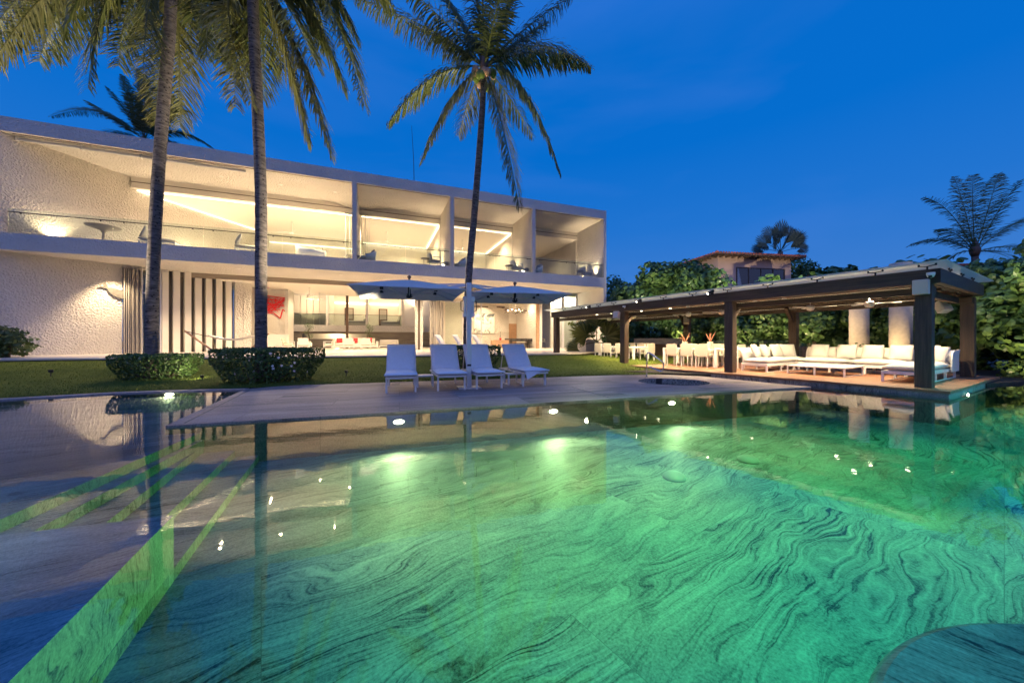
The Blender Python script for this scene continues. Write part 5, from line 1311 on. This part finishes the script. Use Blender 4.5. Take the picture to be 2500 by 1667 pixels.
F1(170,-180,-40,190,-1.2,1); F1(250,-150,215,215,-.8); F1(330,-120,300,120,.9); F1(395,40,385,300,1.2,1); F1(440,60,440,310,1.0,1); F1(350,-60,350,190,-.6); F1(210,-220,60,60,.8); F1(480,-150,500,90,1.0); F1(260,-260,130,-40,1.5); F1(380,-300,330,-330,0); F1(520,-260,640,-150,.8); F1(120,-260,-130,60,.4,1); F1(180,-150,95,150,.6)
F1(90,-160,10,120,.6,1); F1(300,-60,290,160,.2); F1(210,-120,130,140,1.1); F1(150,-200,-60,130,-.5); F1(270,-200,160,60,-1.2); F1(470,-20,470,180,1.2)
palm('left coconut palm with curved ringed trunk, its crown above the frame', (-10.72,Y1,.1), [(-10.72,Y1,.05),at(373,700,Y1),at(383,480,Y1),at(400,250,Y1),at(415,60,Y1),C1], (.152,.138), f1, ll=1.1, wd_=.036, droop=1.0)
Y2 = 10.2; C2 = at(616,-95,Y2)
f2 = []
def F2(cx, cy, tx, ty, dy, old=0): f2.append((C2, at(cx,cy,Y2+dy*.5), at(tx,ty,Y2+dy), old))
F2(800,-120,888,255,-.5); F2(715,60,808,378,.3,1); F2(700,90,755,345,.8,1); F2(760,-30,842,215,.7); F2(500,-60,612,250,-.4,1); F2(540,0,540,150,.5); F2(460,-140,470,60,.2); F2(690,-40,770,160,-.9); F2(660,0,690,180,1.2,1); F2(560,40,600,190,1.3,1); F2(840,-180,960,20,.8); F2(600,-260,560,-330,0); F2(720,-250,850,-200,.5); F2(430,-200,330,-60,.8); F2(770,-80,800,120,1.4)
F2(560,-30,575,260,.9,1); F2(500,-120,505,140,-.2); F2(780,-140,870,90,.2); F2(650,30,640,240,1.0)
palm('second coconut palm with grey trunk, hanging fronds and crown above the frame', (-7.28,Y2,.08), [(-7.28,Y2,.05),at(637,700,Y2),at(637,480,Y2),at(628,250,Y2),at(619,60,Y2),C2], (.152,.138), f2, ll=1.1, wd_=.036, droop=1.1)
Y4 = 44; C4 = at(352,345,Y4); f4 = []
def F4(cx, cy, tx, ty, dy): f4.append((C4, at(cx,cy,Y4+dy*.5), at(tx,ty,Y4+dy), 0))
F4(260,235,125,285,0); F4(290,290,212,248,2); F4(330,260,300,185,1); F4(365,250,362,190,-2); F4(400,250,455,270,1); F4(430,290,518,362,-1); F4(340,270,318,230,-3); F4(385,260,420,215,3); F4(280,300,180,350,-2); F4(430,330,470,380,2); F4(375,270,400,200,-1); F4(320,280,262,215,-1); F4(350,240,340,175,0); F4(410,280,440,240,-2)
palm('coconut palm looking over the left part of the villa roof', (C4.x+.5,Y4,.2), [(C4.x+.5,Y4,.2),C4+Vector((.2,0,-5)),C4], (.2,.16), f4, ll=1.2, wd_=.06, droop=.8, step=.06)
Y5 = 25; C5 = at(2380,618,Y5); f5 = []
def F5(cx, cy, tx, ty, dy): f5.append((C5, at(cx,cy,Y5+dy*.5), at(tx,ty,Y5+dy), 0))
F5(2300,560,2222,600,0); F5(2325,495,2256,482,1); F5(2340,560,2290,560,-1.5); F5(2372,500,2376,428,-1.5); F5(2425,470,2437,425,1.5); F5(2440,500,2490,442,-.5); F5(2455,540,2550,520,.5); F5(2470,580,2560,630,-1); F5(2420,600,2505,650,1); F5(2355,500,2330,432,1.5); F5(2345,600,2300,650,1)
palm('coconut palm standing behind the hedge at the right', (C5.x,Y5,.1), [(C5.x+.1,Y5,.1),C5+Vector((.05,0,-2)),C5], (.2,.17), f5, ll=.8, wd_=.034, droop=.7, step=.075)
# fan palms
def fanleaf(mb, c, dirv, up, rad, n=26, spread=2.6, fold=.25):
    dirv = dirv.normalized(); s = dirv.cross(up).normalized(); u = s.cross(dirv)
    for i in range(n):
        a = -spread/2+spread*i/(n-1); d = (dirv*math.cos(a)+s*math.sin(a)).normalized(); l_ = rad*(.8+.2*math.cos(a))*rv.uniform(.92,1.05)
        w_ = (s*math.cos(a)-dirv*math.sin(a))*rad*.055; tip = c+d*l_+u*(-.12*rad*rv.random())
        m_ = c+d*l_*.6+u*(fold*.15*rad*(1 if i%2 else -1)); n0 = len(mb.v)
        mb.v += [tuple(c), tuple(m_+w_), tuple(tip), tuple(m_-w_)]; mb.f.append((n0,n0+1,n0+2,n0+3))
def fanpalm(label, base, th, crown, mat, stem_r=.12, nseg=34, spread=3.6):
    t = thing('fan_palm', label, 'palm tree', base, 0, 'fan palms'); B_ = Vector(base)
    MB().tube([(0,0,-.3),(.02,0,th*.5),(0,0,th)], [stem_r*1.3,stem_r,stem_r*1.1], 12).build('trunk', BARK, t, smooth=True)
    for hub, rad, up in crown:
        mb = MB(); s0 = Vector((0,0,th)); h = Vector(hub)-B_; mb.tube([s0,(s0+h)/2+Vector((0,0,.1)),h],[.03*rad,.024*rad,.015*rad],5)
        fanleaf(mb, h, (h-s0), Vector(up), rad, nseg, spread); mb.build('frond', mat, t)
Y6 = 22.5; b6 = (at(1457,864,Y6).x, Y6, .4)
fanpalm('fan palm with broad leaves between planter and pergola at the villa corner', b6, .7, [(at(1432,818,Y6),1.25,(.2,-1,.4)),(at(1480,822,Y6-.3),1.2,(-.2,-1,.4)),(at(1456,795,Y6+.4),1.2,(0,-1,.3)),(at(1410,850,Y6+.3),.9,(.4,-1,.4)),(at(1500,850,Y6+.5),.9,(-.4,-1,.3))], PALMG)
Y7 = 52; b7 = (at(1905,700,Y7).x, Y7, 5.0)
fanpalm('blue green fan palm rising behind the tiled roof of the neighbour house', b7, at(1905,615,Y7).z-5, [(at(x,y,Y7+d),r_,(0,-1,.2)) for x,y,d,r_ in ((1870,594,0,1.8),(1884,574,1,1.8),(1905,568,-1,1.9),(1927,571,1,1.8),(1938,588,-1,1.8),(1955,606,0,1.4),(1893,592,-2,1.7),(1918,592,-2,1.7),(1855,608,1,1.3),(1905,580,-2,1.6))], PALMB, .3, 44, 5.2)
# planter at the villa corner
pl = thing('planter', 'square white planter with glossy leaves at the right corner of the villa', 'planter', (5.0,23.2,.45), .37)
mb = MB(); mb.prism([(-.42,-.42),(.42,-.42),(.42,.42),(-.42,.42)],0,.82); mb.build('box', STUCF, pl, bevel=.01)
leaves_ball(pl, [((0,0,1.35),.6),((-.35,.1,1.7),.45),((.3,0,1.75),.45)], 700, .2, LEAFD, name='foliage')

# ---- sea grape trees and shrubs: one thing each
def grape(label, c, lumps, n, size=.22, mat=None, kind='round', name='sea_grape_tree', trunk=True, group='sea grapes behind the pergola', inner=.55):
    t = thing(name, label, 'tree', c, 0, group)
    leaves_ball(t, lumps, n, size, mat or LEAFG, kind, .25, 'crown', inner)
    if trunk:
        mb = MB()
        for (lc, r_) in lumps[:5]:
            lc = Vector(lc); mb.tube([(lc.x*.15,lc.y*.15,-.3),(lc.x*.5,lc.y*.5,lc.z*.5),tuple(lc)], [.10,.07,.03], 6)
        mb.build('trunk', TWIG, t)
    return t
def lumps(rx, ry, z0, z1, n, r0, r1, seed):
    q = random.Random(seed); o = []
    for k in range(n):
        a = q.random()*6.283; e = math.sqrt(q.random()); z = z0+(z1-z0)*q.random(); s_ = math.sqrt(max(.15,1-((z-(z0+z1)*.45)/((z1-z0)*.75))**2))
        o.append(((rx*e*math.cos(a)*s_, ry*e*math.sin(a)*s_, z), q.uniform(r0,r1)))
    return o
grape('big sea grape tree with round leaves rising between villa and neighbour house', (11.6,26,0), lumps(3.3,2.4,1.6,6.0,26,1.0,1.5,4), 14000, .27)
grape('darker sea grape close to the villa end wall', (9.3,30.5,0), lumps(1.7,1.6,1.2,5.3,12,.9,1.3,9), 3200, .36)
grape('leafy shrub against the villa wall at the left edge', (-21.7,15.0,.38), lumps(.75,.6,.35,1.25,16,.35,.5,17), 1500, .2, LEAFS, 'oval', 'leafy_shrub', True, 'shrubs by the villa', .4)
hd = [((8.7,25.3),2.3,3.9,'left of the bar wall'),((11.8,21.3),2.2,3.9,'behind the bar wall'),((14.2,20.2),2.2,4.2,'behind the middle table'),((15.8,18.3),2.1,4.3,'behind the glass fence'),((17.8,17.3),2.1,4.5,'behind the left round column'),((18.4,15.1),1.9,4.3,'behind the right round column'),((18.9,13.0),1.8,4.2,'behind the rear right post')]
for i, (c, r_, h, lb) in enumerate(hd):
    grape('dark sea grape bush with round leaves, %s' % lb, (c[0],c[1],0), lumps(r_*.8,r_*.55,.6,h-.6,15,.65,.95,30+i), 7000, .20, name='sea_grape_bush')
for i, (a, b_) in enumerate(((15.0,12.5),(11.5,13.0),(8.0,12.8),(5.0,13.2))):
    grape('%s tall dark bush from the left in the row behind the sea grape hedge' % ORD[i], PP(a,b_,0), lumps(2.0,1.0,.6,4.4,14,.9,1.2,90+i), 1900, .42, name='sea_grape_bush')
grape('tall sea grape with large round leaves at the right edge beside the rear post', (17.4,10.9,0), lumps(1.5,1.3,.9,3.9,20,.6,.9,61), 6000, .22, name='sea_grape_bush')
grape('sea grape filling the right edge of the frame', (19.6,11.6,0), lumps(1.9,1.4,.8,4.6,22,.7,1.0,62), 6500, .22, name='sea_grape_bush')
grape('low brownish undergrowth at the water edge right of the deck', (18.2,11.0,0), lumps(3.2,.7,.1,.5,16,.25,.45,63), 1600, .13, name='undergrowth_shrub', trunk=False)
grape('bright green young sea grape beside the rear right post', PP(2.9,6.0,0), [((0,0,1.0),.28),((.1,.2,1.35),.3),((-.1,-.15,1.2),.25)], 110, .26, LEAFY, name='young_sea_grape', inner=.2)
for i, (a, b_, r_) in enumerate(((9.8,6.9,.8),(7.2,6.9,.8),(5.4,6.6,.8),(3.6,6.4,.8))):
    grape('%s low fern like shrub from the left behind the outdoor sofa' % ORD[i], PP(a,b_,0), lumps(.8,.5,.3,.8,8,.3,.45,70+i), 900, .14, LEAFD, 'oval', 'low_shrub', False, 'low shrubs behind the sofa')
grape('dark garden plants seen through the passage at the right end of the villa', HP(14.3,12.5,0), lumps(1.4,1.0,.8,4.6,18,.6,.9,80), 2600, .26, LEAFD, 'oval', 'garden_shrub', True)
grape('bright lit broad leaf below the lone spotlight left of the pergola', HP(12.9,-1.5,.4), [((0,0,2.0),.22),((.1,0,1.4),.18)], 22, .34, LEAFY, 'oval', 'broad_leaf_plant', False, inner=.1)
for i, (px, py, Y, r_) in enumerate(((2030,662,30,.9),(2070,660,30,.9),(2130,664,28,.7),(2260,650,26,.9))):
    p = at(px,py,Y); grape('%s round treetop from the left peeping over the glass roof' % ORD[i], (p.x,Y,.1), [((0,0,p.z-.3),r_*.75),((.4,0,p.z-.6),r_*.6),((-.4,.2,p.z-.7),r_*.6),((0,0,p.z-1.8),r_*.9)], 420, .42, LEAFD, 'round', 'treetop', True, 'treetops over the glass roof', .3)
for i, (px, py, Y, r_) in enumerate(((1945,640,46,1.6),(1975,650,48,1.3),(1500,690,40,1.5))):
    p = at(px,py,Y); grape('%s distant dark tree beside the neighbour house' % ('nearest','farther','leftmost')[i], (p.x,Y,.1), [((0,0,p.z-.6),r_),((.7,0,p.z-1.6),r_),((-.6,.2,p.z-2.6),r_)], 800, .5, LEAFD, 'oval', 'distant_tree', True, 'distant trees', .3)
# ------------------------------------------------------------------ neighbour houses
PINK = stucco('pink_stucco', (.76,.52,.42), 9, .3, .02)
TILE = simple('terracotta_tile', (.50,.13,.075), .8, noise=.55, nscale=5, bump=.3, bscale=30)
RAFT = simple('rafter_timber', (.16,.10,.07), .8)
WPANE = glass('house_window_glass', (.85,.9,.95), .5)
WBACK = simple('pale_curtain', (.75,.78,.85), .8)
def tiled(mb, p0, p1, q0, q1, n, r_):
    """rows of half round tiles from eave p0-p1 up to ridge q0-q1"""
    p0, p1, q0, q1 = map(Vector, (p0,p1,q0,q1))
    for i in range(n):
        u = (i+.5)/n; a = p0.lerp(p1,u); b = q0.lerp(q1,u); k = 5
        pts = [a.lerp(b,j/k)+Vector((0,0,.03*(1-j%2))) for j in range(k+1)]
        if (b-a).length > .2: mb.tube(pts, r_, 6)
    return mb
def house(label, loc, rz, W, D_, h, over, rise, nt, r_, win=None):
    t = thing('tiled_house', label, 'house', loc, rz, 'tiled neighbour houses')
    MB().box(0,W,0,D_,-3,h).build('wall', PINK, t)
    x0,x1,y0,y1 = -over,W+over,-over,D_+over; m = min(W,D_)/2+over; ya = (y0+y1)/2
    ra = Vector((x0+m,ya,h+rise)); rb = Vector((x1-m,ya,h+rise)); e = h+.06
    mb = MB().add([(x0,y0,e),(x1,y0,e),(x1,y1,e),(x0,y1,e),ra,rb,(x0,y0,h-.04),(x1,y0,h-.04),(x1,y1,h-.04),(x0,y1,h-.04)],[(0,1,5,4),(1,2,5),(2,3,4,5),(3,0,4),(0,6,7,1),(1,7,8,2),(2,8,9,3),(3,9,6,0),(9,8,7,6)])
    rf = mb.build('roof', RAFT, t)
    mb = MB(); tiled(mb,(x0,y0,e+.05),(x1,y0,e+.05),ra,rb,nt,r_); tiled(mb,(x0,y1,e+.05),(x0,y0,e+.05),ra,ra,int(nt*.7),r_); tiled(mb,(x1,y0,e+.05),(x1,y1,e+.05),rb,rb,int(nt*.7),r_)
    mb.tube([(x0,y0,e+.1),ra+Vector((0,0,.1)),rb+Vector((0,0,.1)),(x1,y0,e+.1)],r_*1.2,6); mb.build('roof_tiling', TILE, rf)
    k = 0; x = .15
    while x < W: MB().box(x,x+.12,y0+.08,-.001,h-.20,h-.045).build('rafter_tail', RAFT, rf); x += .75
    y = .2
    while y < D_: MB().box(x0+.08,-.001,y,y+.12,h-.20,h-.045).build('rafter_tail', RAFT, rf); y += .75
    if win:
        wx0,wx1,wz0,wz1 = win; w_ = MB().box(wx0,wx1,-.06,.05,wz0,wz0+.1).box(wx0,wx1,-.06,.05,wz1-.1,wz1).box(wx0,wx0+.12,-.06,.05,wz0+.1,wz1-.1).box(wx1-.12,wx1,-.06,.05,wz0+.1,wz1-.1).build('window', BROWN, t)
        n = 4; wd_ = (wx1-wx0)/n
        for i in range(1,n): MB().box(wx0+wd_*i-.05,wx0+wd_*i+.05,-.05,.04,wz0+.1,wz1-.1).build('mullion', BROWN, w_)
        MB().box(wx0+.12,wx1-.12,-.012,-.002,wz0+.1,wz1-.1).build('pane', WPANE, w_); MB().box(wx0+.12,wx1-.12,-.0015,-.001,wz0+.1,wz1-.1).build('curtain', WBACK, w_)
    return t
hY = 38; ca = at(1753,640,hY); cb = at(1931,640,hY+1.6); rzh = math.atan2(cb.y-ca.y, cb.x-ca.x); Wd = (cb-ca).length
zt_ = at(1753,624,hY).z
house('pink neighbour house with red tiled hip roof and a four pane window', (ca.x,ca.y,0), rzh, Wd, 6.5, zt_, .95, .55, 34, .11, (Wd*.24,Wd*.91,at(0,700,hY+.8).z,at(0,654,hY+.8).z))
p = at(1945,690,48); house('lower tiled roof beside the pink neighbour house', (p.x,48,0), .1, 6, 5, at(0,677,48).z, .6, .9, 26, .11)
p = at(2325,650,34); house('tiled roof just showing under the right palm', (p.x,34,0), -.1, 6, 4, at(0,652,34).z, .5, .5, 26, .10)

# ------------------------------------------------------------------ garden lights, most added to brighten palms, trees and neighbour house
def gardenlight(p, aim, power, label, size=70, col=(1,.86,.58)):
    t = thing('garden_spotlight', label, 'garden light', p, 0, 'garden spotlights'); MB().tube([(0,0,-.05),(0,0,.06)],.012,6).build('spike', BLACK, t)
    MB().lathe([(.03,.05),(.045,.06),(.05,.13),(.04,.13)], n=12).build('housing', BLACK, t); MB().lathe([(.0,.118),(.039,.118),(.039,.122)], n=12).build('lens', BULB, t)
    lamp('SPOT','garden_beam', Vector(p)+Vector((0,0,.16)), power, col, aim, size, .7, .04)
gardenlight((-8.95,10.15,.10), (-9.7,10.6,.5), 60, 'garden spotlight in the lawn at the right end of the left shrub', 120)
gardenlight((-2.6,13.2,.2), tuple(C3+Vector((0,0,.6))), 2600, 'garden spotlight in the lawn behind the loungers, aimed at the middle palm', 50)  # spot added to brighten the middle palm
gardenlight((-12.6,9.6,.3), tuple(C1+Vector((-.5,0,.4))), 3400, 'garden spotlight left of the left shrub aimed at the left palm crown', 75)  # spot added for the left palm crown
gardenlight((-5.0,10.6,.2), tuple(C2+Vector((.6,0,.3))), 3400, 'garden spotlight right of the flowering shrub aimed at the second palm crown', 75)  # spot added for the second palm crown
gardenlight(PP(13.6,5.2,3.03), (11.4,26,5.6), 1500, 'small floodlight on the pergola roof aimed at the big sea grape tree', 80)  # flood added to lift the dark tree
gardenlight(PP(7.0,5.2,3.03), (25,39,9.5), 9000, 'small floodlight on the pergola roof aimed at the neighbour house', 40)  # flood added to brighten the house wall
gardenlight(PP(3.0,5.2,3.03), (18.2,12.5,3.6), 260, 'small floodlight on the pergola roof aimed at the right hedge', 100)  # flood added to brighten the hedge on the right
for k, (x, y) in enumerate(((1.9,13.2),(3.0,14.3))): lamp('SPOT','lawn_glow', PP(13.41-3.1*k,-.3,2.8), 160, (1,.86,.58), (x,y,.1), 60, .8, .05)
